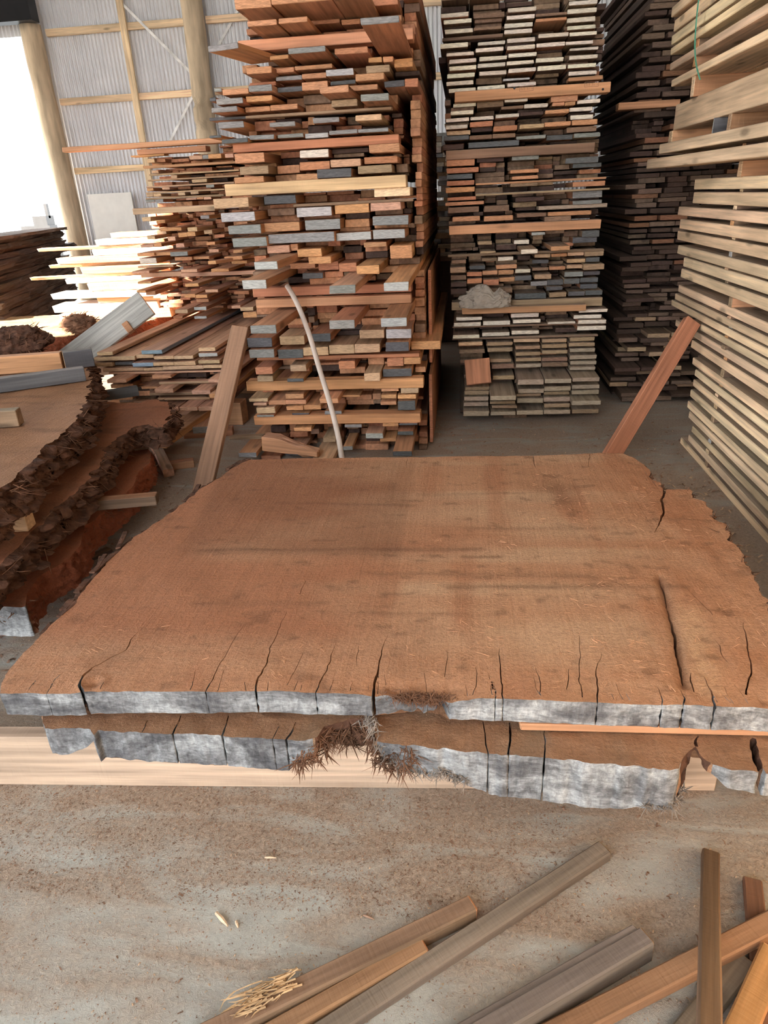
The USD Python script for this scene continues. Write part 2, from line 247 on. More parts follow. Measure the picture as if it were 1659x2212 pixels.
# ---------------------------------------------------------------- stacks of boards
ORD = ['first', 'second', 'third', 'fourth', 'fifth', 'sixth', 'seventh', 'eighth', 'ninth', 'tenth', 'eleventh', 'twelfth', 'thirteenth', 'fourteenth', 'fifteenth', 'sixteenth', 'seventeenth', 'eighteenth', 'nineteenth', 'twentieth']
def place_word(i, n):
    if n == 1: return 'lone'
    if i == 0: return 'leftmost'
    if i == n - 1: return 'rightmost'
    return ORD[i] + ' from left'
class Stack:
    """A packet of boards running in depth behind the plane y = y0. Boards are read off as rectangles (u, z) on that plane."""
    def __init__(s, name, y0, L, face, u0, u1, zmin=0.0):
        s.name, s.y0, s.L, s.face, s.u0, s.u1, s.zmin, s.b = name, y0, L, face, u0, u1, zmin, []
    def trace(s, org, sc, text, kind='end'):
        for ln in text.strip().splitlines():
            q = ln.split(); x0, x1, ya, yb = map(float, q[:4]); code = q[4]
            p, yaw, back = None, 0.0, None
            for e in q[5:]:
                if e[0] == 'p': p = float(e[1:])
                elif e[0] == 'a': yaw = math.radians(float(e[1:]))
                elif e[0] == 'B': back = float(e[1:])
            P = lambda x, y: (org[0] + x / sc, org[1] + y / sc)
            if back is not None:                        # how far it sticks out, from where its far visible edge meets the stack
                edge = yb if back > yb else ya
                z = at_y(*P(x0, back), s.y0)[2]; p = float(np.clip(s.y0 - at_z(*P(x0, edge), z)[1], 0, 1.1))
            if p is None: p = U(-.03, .035)
            y = s.y0 - p
            A, Bm, C = at_y(*P(x0, ya), y), at_y(*P(x0, yb), y), None
            z1, z0 = A[2], Bm[2]; ua = A[0]
            ub = at_y(*P(x1, ya - (x1 - x0) * .085), y)[0]
            s.b.append(dict(u0=ua, u1=ub, z0=z0, z1=z1, p=p, yaw=yaw, code=code, kind=kind))
    def cross(s, org, sc, text):
        """Boards lying across the face: left end x, top, bottom; right end x; depth."""
        for ln in text.strip().splitlines():
            q = ln.split(); x0, x1, ya, yb, yr = map(float, q[:5]); code = q[5]; w = float(q[6]) if len(q) > 6 else .1; p = float(q[7]) if len(q) > 7 else .02
            P = lambda x, y: (org[0] + x / sc, org[1] + y / sc); y = s.y0 - p
            A, Bm, C = at_y(*P(x0, ya), y), at_y(*P(x0, yb), y), at_y(*P(x1, yr), y)
            h = A[2] - Bm[2]; z1 = (A[2] + C[2]) / 2
            s.b.append(dict(u0=A[0], u1=C[0], z0=z1 - h, z1=z1, p=p, yaw=0, code=code, kind='cross', w=w, note=q[8].replace('_', ' ') if len(q) > 8 else None))
    def resolve(s, mint=.011, minw=.03):
        b = sorted(s.b, key=lambda d: (d['kind'] != 'cross', -(d['u1'] - d['u0']) * (d['z1'] - d['z0'])))
        for d in b:
            if d['z0'] < s.zmin: d['z0'] = s.zmin
        keep = []
        for d in b:
            ok = True
            for e in keep:
                ou = min(d['u1'], e['u1']) - max(d['u0'], e['u0']); oz = min(d['z1'], e['z1']) - max(d['z0'], e['z0'])
                if ou <= 0 or oz <= 0: continue
                if d['kind'] == e['kind'] == 'cross' and (-d['p'] >= -e['p'] + e['w'] - 1e-6 or -e['p'] >= -d['p'] + d['w'] - 1e-6): continue
                if oz <= ou or e['kind'] == 'cross':
                    if d['z0'] + d['z1'] > e['z0'] + e['z1']: d['z0'] = max(d['z0'], e['z1'] + .0005)
                    else: d['z1'] = min(d['z1'], e['z0'] - .0005)
                else:
                    if d['u0'] + d['u1'] > e['u0'] + e['u1']: d['u0'] = e['u1'] + .001
                    else: d['u1'] = e['u0'] - .001
                if d['z1'] - d['z0'] < mint or d['u1'] - d['u0'] < minw: ok = False; break
            if ok and d['z1'] - d['z0'] >= mint and d['u1'] - d['u0'] >= minw: keep.append(d)
        s.b = keep
    def fill(s, codes, wide=.2, thick=.05, pr=(-.30, -.07), ztop=None, edge=None, mint=.014):
        """Fills what is left of the packet with boards set back from its face."""
        du, dz = .01, .004; ztop = ztop or max(d['z1'] for d in s.b); nu, nz = int((s.u1 - s.u0) / du) + 60, int((ztop - s.zmin) / dz); g = np.zeros((nz, nu), bool); uo = s.u0 - .3
        for d in s.b:
            g[max(0, round((d['z0'] - s.zmin) / dz)):max(0, round((d['z1'] - s.zmin) / dz)), max(0, int((d['u0'] - uo) / du)):max(0, int(np.ceil((d['u1'] - uo) / du)))] = True
        for i in range(nz):
            e0, e1 = (edge(s.zmin + i * dz) if edge else (s.u0, s.u1)); k0, k1 = round((e0 - uo) / du), round((e1 - uo) / du)
            g[i, :max(k0, 0)] = True; g[i, k1:] = True
        for i in range(nz):
            k = 0
            while k < nu:
                if g[i, k]: k += 1; continue
                j = k
                while j < nu and not g[i, j] and j - k < wide / du * U(.7, 1.1): j += 1
                h = i; hm = int(thick * U(.75, 1.1) / dz)
                while h < nz and h - i < hm and not g[h, k:j].any(): h += 1
                if (j - k) * du >= .035 and (h - i) * dz >= mint:
                    s.b.append(dict(u0=uo + k * du + .001, u1=uo + j * du - .001, z0=s.zmin + i * dz + .0005, z1=s.zmin + h * dz - .0005, p=U(*pr), yaw=0, code=random.choice(codes), kind='fill'))
                g[i:h, k:j] = True; k = j
    def build(s, name, endcol=None, top=None, jit=.0, single=lambda d: d['kind'] != 'fill', cat='board', word='board', fillname='recessed_boards'):
        ends = [d for d in s.b if d['kind'] != 'cross' and single(d)]; crs = sorted([d for d in s.b if d['kind'] == 'cross'], key=lambda d: -d['z1'])
        rest = [d for d in s.b if d['kind'] != 'cross' and not single(d)]
        ends.sort(key=lambda d: -(d['z0'] + d['z1']) / 2); rows = []
        for d in ends:                                     # courses, for the labels
            m = (d['z0'] + d['z1']) / 2; sep = [c for c in crs if c['z0'] >= m - .01 and c.get('note')]; ref = sep[-1] if sep else None
            if not rows or ref is not rows[-1]['ref'] or rows[-1]['z'] - m > .026 or any(min(d['u1'], e['u1']) - max(d['u0'], e['u0']) > .03 for e in rows[-1]['b']): rows.append(dict(z=m, ref=ref, b=[]))
            rows[-1]['b'].append(d)
        cnt = {}
        for r in rows: k = id(r['ref']); r['n'] = cnt.get(k, 0); cnt[k] = r['n'] + 1
        for r in rows:
            r['b'].sort(key=lambda d: d['u0'])
            ref = f"below {r['ref']['note']}" if r['ref'] else 'from its top'
            o = ORD[r['n']] if r['n'] < len(ORD) else f"{r['n'] + 1}th"
            for i, d in enumerate(r['b']): d['label'] = f"{WORD[d['code']]} {word}, {place_word(i, len(r['b']))}, {o} course {ref}, {s.name}"
        for d in ends + crs:
            code = d['code']; face = s.face if code in 'gdlw' else code
            if isinstance(face, (list, tuple)): face = face[RS.randint(len(face))]
            w, t = d['u1'] - d['u0'], d['z1'] - d['z0']
            if d['kind'] == 'cross':
                board((d['u0'], s.y0 - d['p'], d['z0']), (1, 0, 0), (0, 1, 0), w, d['w'], t, code, code, top, 'cross_board', f"{WORD[code]} {d.get('note') or 'cross board'}, lying across the {s.name}", cat)
                continue
            ya = d['yaw'] if d['yaw'] else U(-jit, jit); L = d['p'] + .12 if d['yaw'] else s.L + d['p'] + U(-.12, .12)
            ax, ay = (math.sin(ya), math.cos(ya), 0), (-math.cos(ya), math.sin(ya), 0)
            board((d['u1'], s.y0 - d['p'], d['z0']), ax, ay, L, w, t, face, code, top, name, d['label'], cat)
        if rest:
            vs, tn, tp = [], [], []
            for d in rest:
                code = d['code']; face = s.face if code in 'gdlw' else code
                if isinstance(face, (list, tuple)): face = face[RS.randint(len(face))]
                v, f = bevel_box(s.L, d['u1'] - d['u0'], d['z1'] - d['z0']); v = v + [-d['p'], -d['u1'], d['z0']]; vs.append((v, f)); c = tint(face)
                tn.append(np.tile(c, (len(v), 1))); tp.append(np.tile(tint(top) if top else c * 1.1, (len(v), 1)))
            tag(prim(merge(vs), fillname, 'timber', None, False, frame((0, s.y0, 0), (0, 1, 0), (-1, 0, 0), (0, 0, 1)), dict(tone=np.vstack(tn), top=np.vstack(tp), end=np.vstack(tn))),
                f'dark recessed boards filling the gaps of the {s.name}' if fillname == 'recessed_boards' else f'hardly visible boards of the {s.name}', 'boards', kind='stuff')
# ---------------------------------------------------------------- tall centre stack of red-brown boards
Z2, Z6, S2 = (420, 0), (420, 500), 2.9625
C = Stack('centre stack', 4.40, 2.6, ['r', 'b', 'b', 'o', 'p'], -1.38, -.26, .0)
C.cross(Z2, S2, '''275 1400 252 325 186 b .12 .02 upper_crosspiece
325 1262 738 758 680 q .06 .03 thin_upper_strip
245 1308 936 990 846 r .15 .02 middle_crosspiece
192 1352 1190 1266 1108 n .14 .06 knotty_crosspiece
630 1400 1314 1332 1262 e .06 .0 thin_dark_strip''')
C.cross(Z6, S2, '''370 1388 374 432 318 r .10 -.03 rear_twin_crosspiece
392 1386 450 503 392 b .08 .05 front_twin_crosspiece
400 1440 820 840 768 r .10 .0 thin_red_strip
333 1465 992 1052 908 o .10 .05 lower_crosspiece
380 1446 1206 1262 1140 o .12 .03 lowest_crosspiece''')
C.trace(Z2, S2, '''250 485 -30 62 b B130
485 660 -40 30 b B100
655 880 -40 18 b B112
882 1112 -50 0 b B98
1120 1300 -20 40 r p.0
335 525 136 172 b B232
535 722 118 152 b B212
730 930 132 160 r p-.10
940 1060 128 160 r p-.06
1062 1309 116 162 g B350
58 276 284 326 g B405 a14
597 838 312 346 g B392
480 600 358 384 o p.02
895 1108 312 352 r B388
1112 1200 366 402 o p.02
1205 1275 362 400 b p.05
1278 1396 378 434 o p.0
330 492 434 476 b p.12
500 640 440 470 b p.02
640 880 424 452 b p.0
1097 1250 424 470 q p.05
840 1016 448 490 l p.06
686 842 474 506 b
520 686 492 520 g
1030 1212 476 520 b p.05
1215 1345 520 560 d p.0
352 520 532 556 r p-.02
686 852 528 582 b
870 1030 520 545 d
125 172 566 590 g p.1
175 342 572 610 b p.1
344 492 548 590 g p.1
530 694 562 592 d p-.02
800 986 556 602 b B640
988 1172 548 588 b
1174 1240 548 580 d
1345 1432 505 560 r p.0
95 138 626 650 d p.12
137 306 636 672 g p.12
328 497 618 654 o p.05
690 872 652 668 d p-.05
875 1042 642 686 t
1062 1242 606 652 g B690
107 272 690 722 g p.12
323 482 686 722 b
485 660 674 708 b
686 856 726 758 b
757 926 756 790 g
1030 1197 740 776 t B790
95 335 756 776 d p-.02
150 312 784 824 g p.10
300 470 806 836 r
480 642 786 816 g p.05
862 1042 838 862 g
1045 1242 826 852 g
95 170 868 884 d p.05
172 340 892 922 d p.08
342 507 868 898 g p.05
530 696 862 886 g
706 856 856 888 l
1115 1312 916 980 b p.04
255 442 986 1046 b p.1
672 856 964 1014 w p.03
872 1112 956 986 k p-.08
672 864 1040 1092 r p.0
870 1062 1024 1072 p p.02
1085 1300 1008 1052 r p.0
288 470 1070 1120 q p.06
650 790 1116 1162 b p.02
782 1002 1086 1142 d p.05
1045 1262 1064 1114 q p.04
252 442 1136 1180 b p.08
1150 1378 1206 1262 y p.03
118 342 1272 1336 t p.14
442 645 1256 1310 d p.02
650 876 1332 1390 l p.03
897 1116 1312 1370 o p.02
1126 1320 1292 1352 p p.03
168 382 1364 1422 l p.12
706 930 1410 1476 g p.04
1140 1368 1386 1446 g p.04
212 430 1446 1502 g p.1
444 668 1430 1486 b p.02
240 468 1526 1582 g p.1
470 892 1502 1560 g p.06
902 1130 1492 1542 l p.0
1142 1346 1474 1532 l p.05
''')
C.trace(Z6, S2, '''462 606 92 142 p p.02
610 660 80 125 b p.0
656 812 116 166 o p.08
728 872 166 212 o p.10
1082 1228 72 102 b p.0
1250 1392 92 176 o p.05
380 528 196 246 l B148
612 770 205 240 r p-.02
792 920 196 250 r p-.03
922 1036 204 260 r p.0
1037 1182 222 276 o B190
690 820 268 304 d p-.06
303 455 314 372 l B262
862 1028 348 402 g B268
1212 1370 328 384 l B228
357 518 604 656 g B506
862 1022 572 626 g B484
1192 1358 558 612 l B462
335 492 684 742 d p.10
542 702 672 726 t p.04
735 868 656 708 d B635
1055 1212 632 688 t p.03
1225 1386 628 688 l p.04
348 506 758 812 g p.12
530 692 758 816 d p.05
694 854 744 796 t p.05
861 1021 728 786 t p.05
1023 1184 722 778 t p.05
1222 1382 712 770 d p.06
1385 1574 706 776 o p-.12
388 496 870 916 r B850
610 712 856 896 t p.03
922 1026 832 882 r p.02
1232 1336 808 864 r p.02
1340 1446 802 850 o p.02
400 500 926 980 q p.06
592 698 942 990 d p.08
1085 1186 908 966 t p.10
1205 1390 882 932 d p.03
800 918 1072 1100 b B1024
940 1060 1040 1060 o p.0
1195 1306 1000 1026 b p.03
1320 1432 996 1036 t p.03
580 696 1042 1072 b p.02
1195 1292 1046 1072 o p.02
1300 1416 1046 1072 o p.02
348 468 1070 1096 t p.05
375 468 1100 1116 p p.06
470 582 1082 1112 b p.02
584 712 1080 1106 b p.02
1190 1290 1090 1112 b p.02
1300 1412 1086 1144 d p.02
395 512 1128 1166 t p.06
586 696 1120 1146 o p.04
698 806 1114 1142 o p.03
398 506 1176 1202 g p.06
625 732 1164 1186 d p.02
832 942 1150 1176 g p.02
635 746 1256 1280 o p.02
960 1070 1236 1256 g p.02
1205 1306 1222 1250 o p.02
1310 1426 1218 1242 d p.04
822 902 1316 1350 q p.03
1095 1206 1294 1326 l p.05
1300 1400 1280 1304 d p.03
1185 1292 1320 1346 o p.0
280 392 1418 1446 g B1345
425 548 1436 1460 r p.05
950 1012 1376 1400 g p.05
580 692 1402 1436 d p.03
755 888 1452 1486 t B1380
1270 1392 1408 1438 d B1322
''')
C.resolve()
def c_edge(z): return (-1.36 + .04 * min(z, 1.2) / 1.2 - .0, -.24) if z < 1.25 else (-1.30 + .05 * (z - 1.25), -.235)
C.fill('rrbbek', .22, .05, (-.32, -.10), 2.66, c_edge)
C.build('plank', word='plank', cat='plank')

# ---------------------------------------------------------------- the stack right of it, pale sawn ends above, dusty brown boards below
Z3, S3, Z7, S7 = (880, 0), 3.1904, (860, 500), 3.0722
D2 = Stack('pale-ended stack', 5.15, 2.8, ['e', 'e', 'q', 'r'], 0.0, 1.0, .0)
D2.cross(Z3, S3, '''1112 1350 545 572 505 b .12 .05 wedge_board
325 1405 640 714 550 b .12 .06 nailed_crosspiece
265 1296 1046 1112 970 e .14 .02 dull_crosspiece
285 1338 1576 1640 1490 b .12 .03 reddish_crosspiece
240 660 268 290 225 e .06 .0 thin_top_strip
250 1330 1226 1238 1160 q .06 .02 thin_grey_strip
470 1372 1276 1290 1205 b .06 .03 thin_brown_strip
470 1395 1330 1344 1300 q .06 .03 long_thin_grey_strip
480 1366 1382 1394 1345 q .05 .02 lower_thin_grey_strip''')
D2.cross(Z7, S7, '''355 1360 490 545 416 q .12 .0 rear_paired_crosspiece
425 1250 522 564 470 b .06 .12 front_paired_crosspiece
330 1370 175 190 94 e .06 .03 thin_middle_strip
360 1385 640 652 590 e .05 .0 thin_strip_among_pale_ends
360 1330 722 735 668 e .05 .0 thin_strip_under_pale_ends''')
D2.trace(Z3, S3, '''235 420 -20 8 e
430 640 -30 2 e
1115 1310 -22 4 w
230 422 95 125 w
250 445 140 170 w
258 452 206 236 w
250 444 258 286 w
228 418 304 336 w
270 458 366 391 w
288 476 412 440 w
288 476 460 488 w
275 464 512 541 w
268 456 565 592 w
285 472 612 641 w
485 674 291 316 w
472 665 334 362 w
498 688 394 421 w
485 676 440 469 w
495 685 495 523 w
482 673 596 623 w
455 670 95 130 e p-.03
455 650 190 212 e
693 890 56 86 w
685 879 108 139 w
668 867 166 196 w
668 862 208 236 w
688 882 268 298 w
688 882 318 346 w
697 892 370 399 w
685 872 425 451 w
697 887 475 504 w
690 887 574 601 w
885 1100 95 116 e
885 1100 130 152 b
905 1112 236 262 w
890 1087 299 329 w
885 1078 404 433 w
897 1094 458 488 w
910 1104 562 586 w
660 845 545 560 l p-.02
1115 1312 12 40 w
1105 1307 66 97 w
1100 1297 126 158 w
1103 1299 182 209 w
1118 1307 226 251 w
1090 1282 290 313 w
1118 1318 334 353 w
1115 1315 385 413 w
1108 1302 444 472 w
1112 1306 496 522 w
315 474 715 741 w
670 830 680 706 w
480 664 700 745 e p-.02
990 1178 666 706 b
1185 1347 640 666 w
1000 1084 700 731 b
1086 1160 700 728 b
1163 1332 690 716 w
298 456 766 794 w
645 802 731 756 e
805 970 720 749 w
950 1116 760 786 b
1116 1278 744 771 w
265 424 818 844 w
435 595 806 831 w
608 772 790 816 w
776 940 776 800 k
1125 1282 796 826 w
265 417 866 893 w
430 590 842 876 r
594 757 872 906 r
776 944 860 889 t
945 1127 846 876 b
1135 1312 830 866 b
270 434 906 936 t
440 585 880 912 k p-.05
1100 1305 880 915 e
250 424 940 972 d
428 584 934 964 e
586 745 925 955 e
750 955 940 976 g
960 1140 935 970 d
1145 1332 922 950 g
245 388 1000 1036 k
420 770 985 1022 d
270 465 1085 1150 r p.0
480 665 1090 1120 k
720 908 1080 1106 g
1090 1320 1090 1130 d
270 492 1160 1196 r
710 906 1172 1197 b
1140 1340 1130 1160 d
270 450 1206 1240 d
720 902 1216 1240 b
1150 1368 1216 1252 b
270 462 1250 1282 r
710 900 1256 1290 e
1140 1365 1256 1290 b
265 464 1296 1331 o
750 957 1312 1348 o
1140 1345 1320 1370 g
275 474 1352 1386 r
745 945 1362 1392 k
262 530 1396 1420 b
530 704 1420 1462 e
1140 1342 1386 1412 g
280 495 1430 1470 e
970 1270 1462 1492 b
905 1380 1422 1450 s
310 502 1496 1530 b
528 728 1490 1526 b
755 960 1472 1500 e
945 1130 1490 1530 e
855 950 1602 1622 l
1205 1325 1590 1640 d
''')
D2.trace(Z7, S7, '''770 870 58 86 w
528 622 66 90 q
1160 1322 40 78 d p.0
817 928 122 150 w B98
545 648 132 160 q p.05
1015 1142 100 128 b B80
662 766 170 196 w
556 658 176 200 e
905 1012 152 176 t
1015 1122 148 170 b
1125 1236 138 162 t
1240 1368 128 166 q p.05
355 452 190 215 e
475 578 228 254 d
1120 1242 184 210 t
890 1000 190 215 d
1240 1340 175 205 d
650 788 222 250 b
345 448 240 275 q
778 880 252 278 w
560 660 262 290 b
665 768 258 286 b
458 556 270 300 r
890 1000 240 262 e
1005 1112 232 256 b
1120 1226 222 248 t
1232 1370 218 256 q p.05
350 452 292 325 e
458 556 316 348 r
670 776 306 334 b
775 885 295 328 d
905 1018 286 318 q p.05
1105 1230 270 302 g
1230 1342 265 292 d
880 990 332 364 g
990 1098 322 356 d
1100 1206 316 350 d
1208 1330 308 340 d
565 670 322 360 r
350 456 340 370 k
1210 1324 352 382 d
985 1095 362 392 d
560 760 380 414 e
350 456 385 420 k
775 985 414 450 d
1005 1118 406 438 q
1130 1242 400 430 d
1245 1358 392 425 d
385 556 570 593 w p.03
748 936 546 572 w p.03
1200 1392 516 541 w p.06
370 550 606 638 w p.03
563 746 596 624 w p.03
763 947 586 611 w p.03
1165 1352 556 581 w p.04
790 970 616 641 w p.03
993 1178 600 628 w p.03
1195 1382 590 615 w p.06
1190 1382 631 659 w p.06
363 540 690 716 w p.03
557 740 672 698 w p.03
753 937 660 685 w p.03
400 560 736 760 t p.02
768 942 712 736 t p.02
590 760 738 760 q
955 1120 715 740 q
1140 1306 705 730 q
780 945 762 785 q
955 1122 752 775 q
1135 1308 742 765 q
405 575 785 812 e
592 760 772 800 q
955 1125 792 814 q
1140 1310 778 802 s
780 946 802 826 q
780 950 842 864 q
1140 1320 822 850 s
610 752 846 870 q
955 1125 838 862 e
780 950 880 904 s
1142 1318 862 886 s
620 770 882 912 e
958 1128 876 900 e
1140 1310 902 922 s
628 770 958 985 q
795 968 984 1018 s B942
975 1150 980 1010 s B935
1158 1340 972 998 s B930
445 615 1034 1056 q p.06
442 610 1060 1086 q p.06
613 784 1092 1122 s B1025
795 970 1046 1074 s p.04
970 1148 1030 1060 s p.04
1155 1338 1020 1046 s p.05
610 778 1128 1146 q p.03
785 950 1078 1096 q p.03
965 1138 1066 1086 q p.03
1152 1336 1056 1082 s p.04
438 600 1098 1126 s p.05
435 600 1136 1162 s p.05
790 964 1110 1140 s p.04
966 1142 1102 1132 s p.04
1152 1348 1126 1154 s B1092
622 790 1156 1174 q p.03
970 1142 1144 1170 q p.04
433 604 1194 1226 s B1165
612 782 1196 1222 s B1180
788 964 1190 1218 s p.04
968 1144 1186 1214 s p.04
1154 1332 1182 1208 q p.03
''')
D2.resolve()
D2_LEDGE = next(d['z1'] for d in D2.b if d.get('note') == 'front paired crosspiece')
def d_edge(z): return (-.02 - .06 * z, 1.0 - .055 * z)
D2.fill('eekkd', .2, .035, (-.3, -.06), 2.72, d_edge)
D2.build('dusty_board', top='s')

# ---------------------------------------------------------------- stack between that and the yellow stack, its shade put into the tones
TONE.update(K=(.062, .037, .028), E=(.13, .085, .062), R=(.19, .09, .05)); WORD.update(K='dark brown', E='shade-dimmed brown', R='shade-darkened reddish')
E2 = Stack('shade-toned right stack', 5.75, 1.8, ['e', 'r', 'k'], 1.24, 2.05, .0)
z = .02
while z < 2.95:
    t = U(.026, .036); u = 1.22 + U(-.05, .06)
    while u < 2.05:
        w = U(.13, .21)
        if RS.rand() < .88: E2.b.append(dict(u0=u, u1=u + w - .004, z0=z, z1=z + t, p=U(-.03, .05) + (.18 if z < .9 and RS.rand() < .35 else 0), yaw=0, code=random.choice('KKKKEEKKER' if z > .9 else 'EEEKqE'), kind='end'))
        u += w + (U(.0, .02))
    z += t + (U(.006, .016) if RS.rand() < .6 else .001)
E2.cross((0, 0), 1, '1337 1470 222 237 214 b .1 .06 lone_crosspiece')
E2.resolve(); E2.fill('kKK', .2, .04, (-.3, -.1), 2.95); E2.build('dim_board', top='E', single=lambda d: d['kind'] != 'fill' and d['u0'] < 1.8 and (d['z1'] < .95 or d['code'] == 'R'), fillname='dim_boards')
# ---------------------------------------------------------------- far packet seen through the gap between the two tall stacks
F2 = Stack('far packet in the gap', 8.3, 1.6, ['q'], -.47, 0.1, .0)
z = .9
F2.b.append(dict(u0=-.55, u1=.1, z0=.0, z1=.3, p=0, yaw=0, code='k', kind='end')); F2.b.append(dict(u0=-.5, u1=.1, z0=.3, z1=.6, p=0, yaw=0, code='k', kind='end')); F2.b.append(dict(u0=-.42, u1=.1, z0=.6, z1=.9, p=0, yaw=0, code='k', kind='end'))
while z < 2.15:
    t = U(.03, .06); u = -.40 + U(-.06, .1)
    if 1.48 < z < 1.75: u += .1
    while u < .05:
        w = U(.12, .2); F2.b.append(dict(u0=u, u1=u + w - .004, z0=z, z1=z + t, p=U(-.05, .1), yaw=0, code=random.choice('wlltsq'), kind='end')); u += w
    z += t + .001
F2.resolve(); F2.build('far_board')
# ---------------------------------------------------------------- left stacks: low front packet, messy pile on it, upper packet
ZC, SC = (180, 670), 4.366
L3 = Stack('low left stack', 5.0, 3.0, ['b', 't', 'p'], -2.74, -1.80, .19)
L3.cross(ZC, SC, '''235 1340 586 602 568 p .08 .0 long_thin_strip
710 1180 676 700 668 t .08 .0 pale_strip
620 1180 778 806 770 q .08 .0 grey_brown_strip
700 1190 832 856 815 t .08 .0 lowest_strip''')
L3.trace(ZC, SC, '''125 270 396 430 t p.02
545 738 382 416 u p.02
1082 1242 356 391 t p.02
1085 1262 410 441 l p.04
98 476 444 480 t p.02
495 655 418 455 t p.0
660 845 436 466 t p.03
847 1032 434 464 t p.03
85 268 498 536 t p.0
295 460 490 520 d p-.03
460 652 500 536 u p.03
655 850 494 527 t p.03
850 1052 488 524 t p.03
1080 1282 476 506 t p.04
180 557 550 582 t p.0
560 745 544 574 t p.0
745 1122 530 566 t p.02
1126 1302 520 551 t p.02
220 398 656 690 p B608
645 822 616 646 b B600
1175 1332 652 686 p B600
545 700 722 745 b p.0
668 842 746 784 p B702
1020 1192 756 796 p B700
1185 1322 792 832 o B720
905 1072 916 950 p B850
1082 1242 912 952 p B850
700 890 912 946 p p.1
''')
L3.resolve(); L3.fill('rbbek', .2, .04, (-.25, -.08), .57); L3.build('red_board', top='p')
for x, nm in ((5.25, 'front'), (6.2, 'middle'), (7.5, 'rear')):      # bearers on the floor
    beam_between((-2.85, x, 0.005), (-1.72, x - .05, 0.005), .14, .18, face='b', name='bearer', label=f'thick brown bearer under the low left stack, {nm} one', cat='bearer')
ZB, SB, ZA, SA = (280, 430), 5.53, (120, 290), 4.1475
L2 = Stack('messy left pile', 6.35, 1.7, ['b', 'o', 'p', 'b'], -3.0, -1.80, .665)
L2.cross(ZB, SB, '''612 1500 888 935 850 p .10 .05 pinkish_crosspiece
130 615 890 945 860 p .10 .03 left_crosspiece
30 1010 112 185 68 t .14 .16 tan_top_crosspiece
95 520 800 822 790 t .08 .0 thin_tan_strip''')
L2.trace(ZB, SB, '''145 248 218 270 t p.18
245 362 210 250 o p.12
315 418 252 292 o p.04
845 948 196 240 g p.3
360 612 346 388 o p.05
690 802 340 390 t p.2
800 862 345 386 o p.1
575 682 402 458 o p.05
680 782 394 446 o p.06
885 982 372 420 t p.1
205 297 440 482 t p.04
450 542 450 502 p p.04
1010 1132 426 464 r p.0
285 378 532 574 o p.05
130 285 545 580 p p.05
548 648 532 582 p p.02
915 1018 512 550 o p.02
90 292 648 686 o p.15
300 482 638 680 o p.12
480 688 634 686 g p.18
535 742 694 738 b p.05
745 948 690 725 b p.02
945 1062 602 640 p p.0
115 312 712 775 w p.15
1130 1342 690 730 o p.32
1235 1348 610 645 o p.2
1215 1398 738 775 o p.15
915 1042 742 784 o p.55 a18
25 232 866 896 p p.25
610 802 842 880 p p.22
970 1182 836 874 o p.28
95 252 986 1012 o p.22
660 818 1012 1050 o p.42
900 1052 1082 1120 p p.3
80 188 1092 1130 o p.32
190 302 1102 1148 b p.2
650 782 1136 1180 o p.3
782 922 1146 1186 o p.3
795 942 1196 1236 b p.2
1245 1422 1102 1142 r p.0
540 688 1322 1370 t p.45
765 912 1290 1330 l p.32
1215 1320 1272 1312 p p.2
1320 1472 1292 1340 t p.3
1350 1512 1352 1420 o p.32
520 632 1400 1438 r p.05
590 742 1452 1486 l p.05
770 917 1400 1432 l p.25
''')
L2.resolve(); L2.fill('brber', .18, .035, (-.55, -.16), 1.60, lambda z: (-2.95 + .1 * math.sin(z * 23), -1.8)); L2.build('red_board', top='p')
L1 = Stack('upper left packet', 6.40, 1.6, ['b', 'r'], -2.72, -1.70, max(d['z1'] for d in L2.b) + .001)
L1.cross(ZA, SA, '''40 1592 52 96 92 b .12 .1 overhanging_top_board
722 1345 122 170 118 b .12 .06 wide_top_crosspiece
668 972 172 200 166 o .1 .03 short_orange_strip
780 1640 272 296 250 b .06 .02 thin_brown_strip
835 1642 352 368 318 t .06 .02 thin_tan_strip
820 1640 400 415 372 t .06 .02 second_tan_strip
810 1600 462 476 432 q .06 .02 thin_grey_strip
808 1510 520 534 486 t .06 .02 lower_tan_strip
805 1505 574 590 536 q .06 .02 lowest_grey_strip''')
L1.trace(ZA, SA, '''815 882 220 256 t p.04
905 980 222 252 r p.0
1140 1202 250 286 t p.04
1255 1358 246 276 w p.02
1360 1432 242 276 o p.0
1195 1312 192 230 p p.02
1315 1368 186 222 g p.02
1365 1482 180 220 o p.03
1515 1592 176 212 p p.04
860 918 326 352 t p.04
1030 1086 366 396 t p.03
1220 1352 406 436 t p.02
950 1018 462 500 p p.03
1345 1418 450 480 g p.02
815 872 480 510 o p.03
810 872 528 562 t p.03
875 942 526 560 t p.03
1095 1158 520 550 t p.02
1205 1278 506 540 t p.03
805 886 588 612 g p.04
890 962 584 612 g p.04
1165 1258 562 592 p p.02
1262 1322 558 585 b p.02
1325 1392 556 586 p p.02
''')
L1.resolve(); L1.fill('krbr', .2, .035, (-.3, -.1), 2.09); L1.build('red_board', top='o')

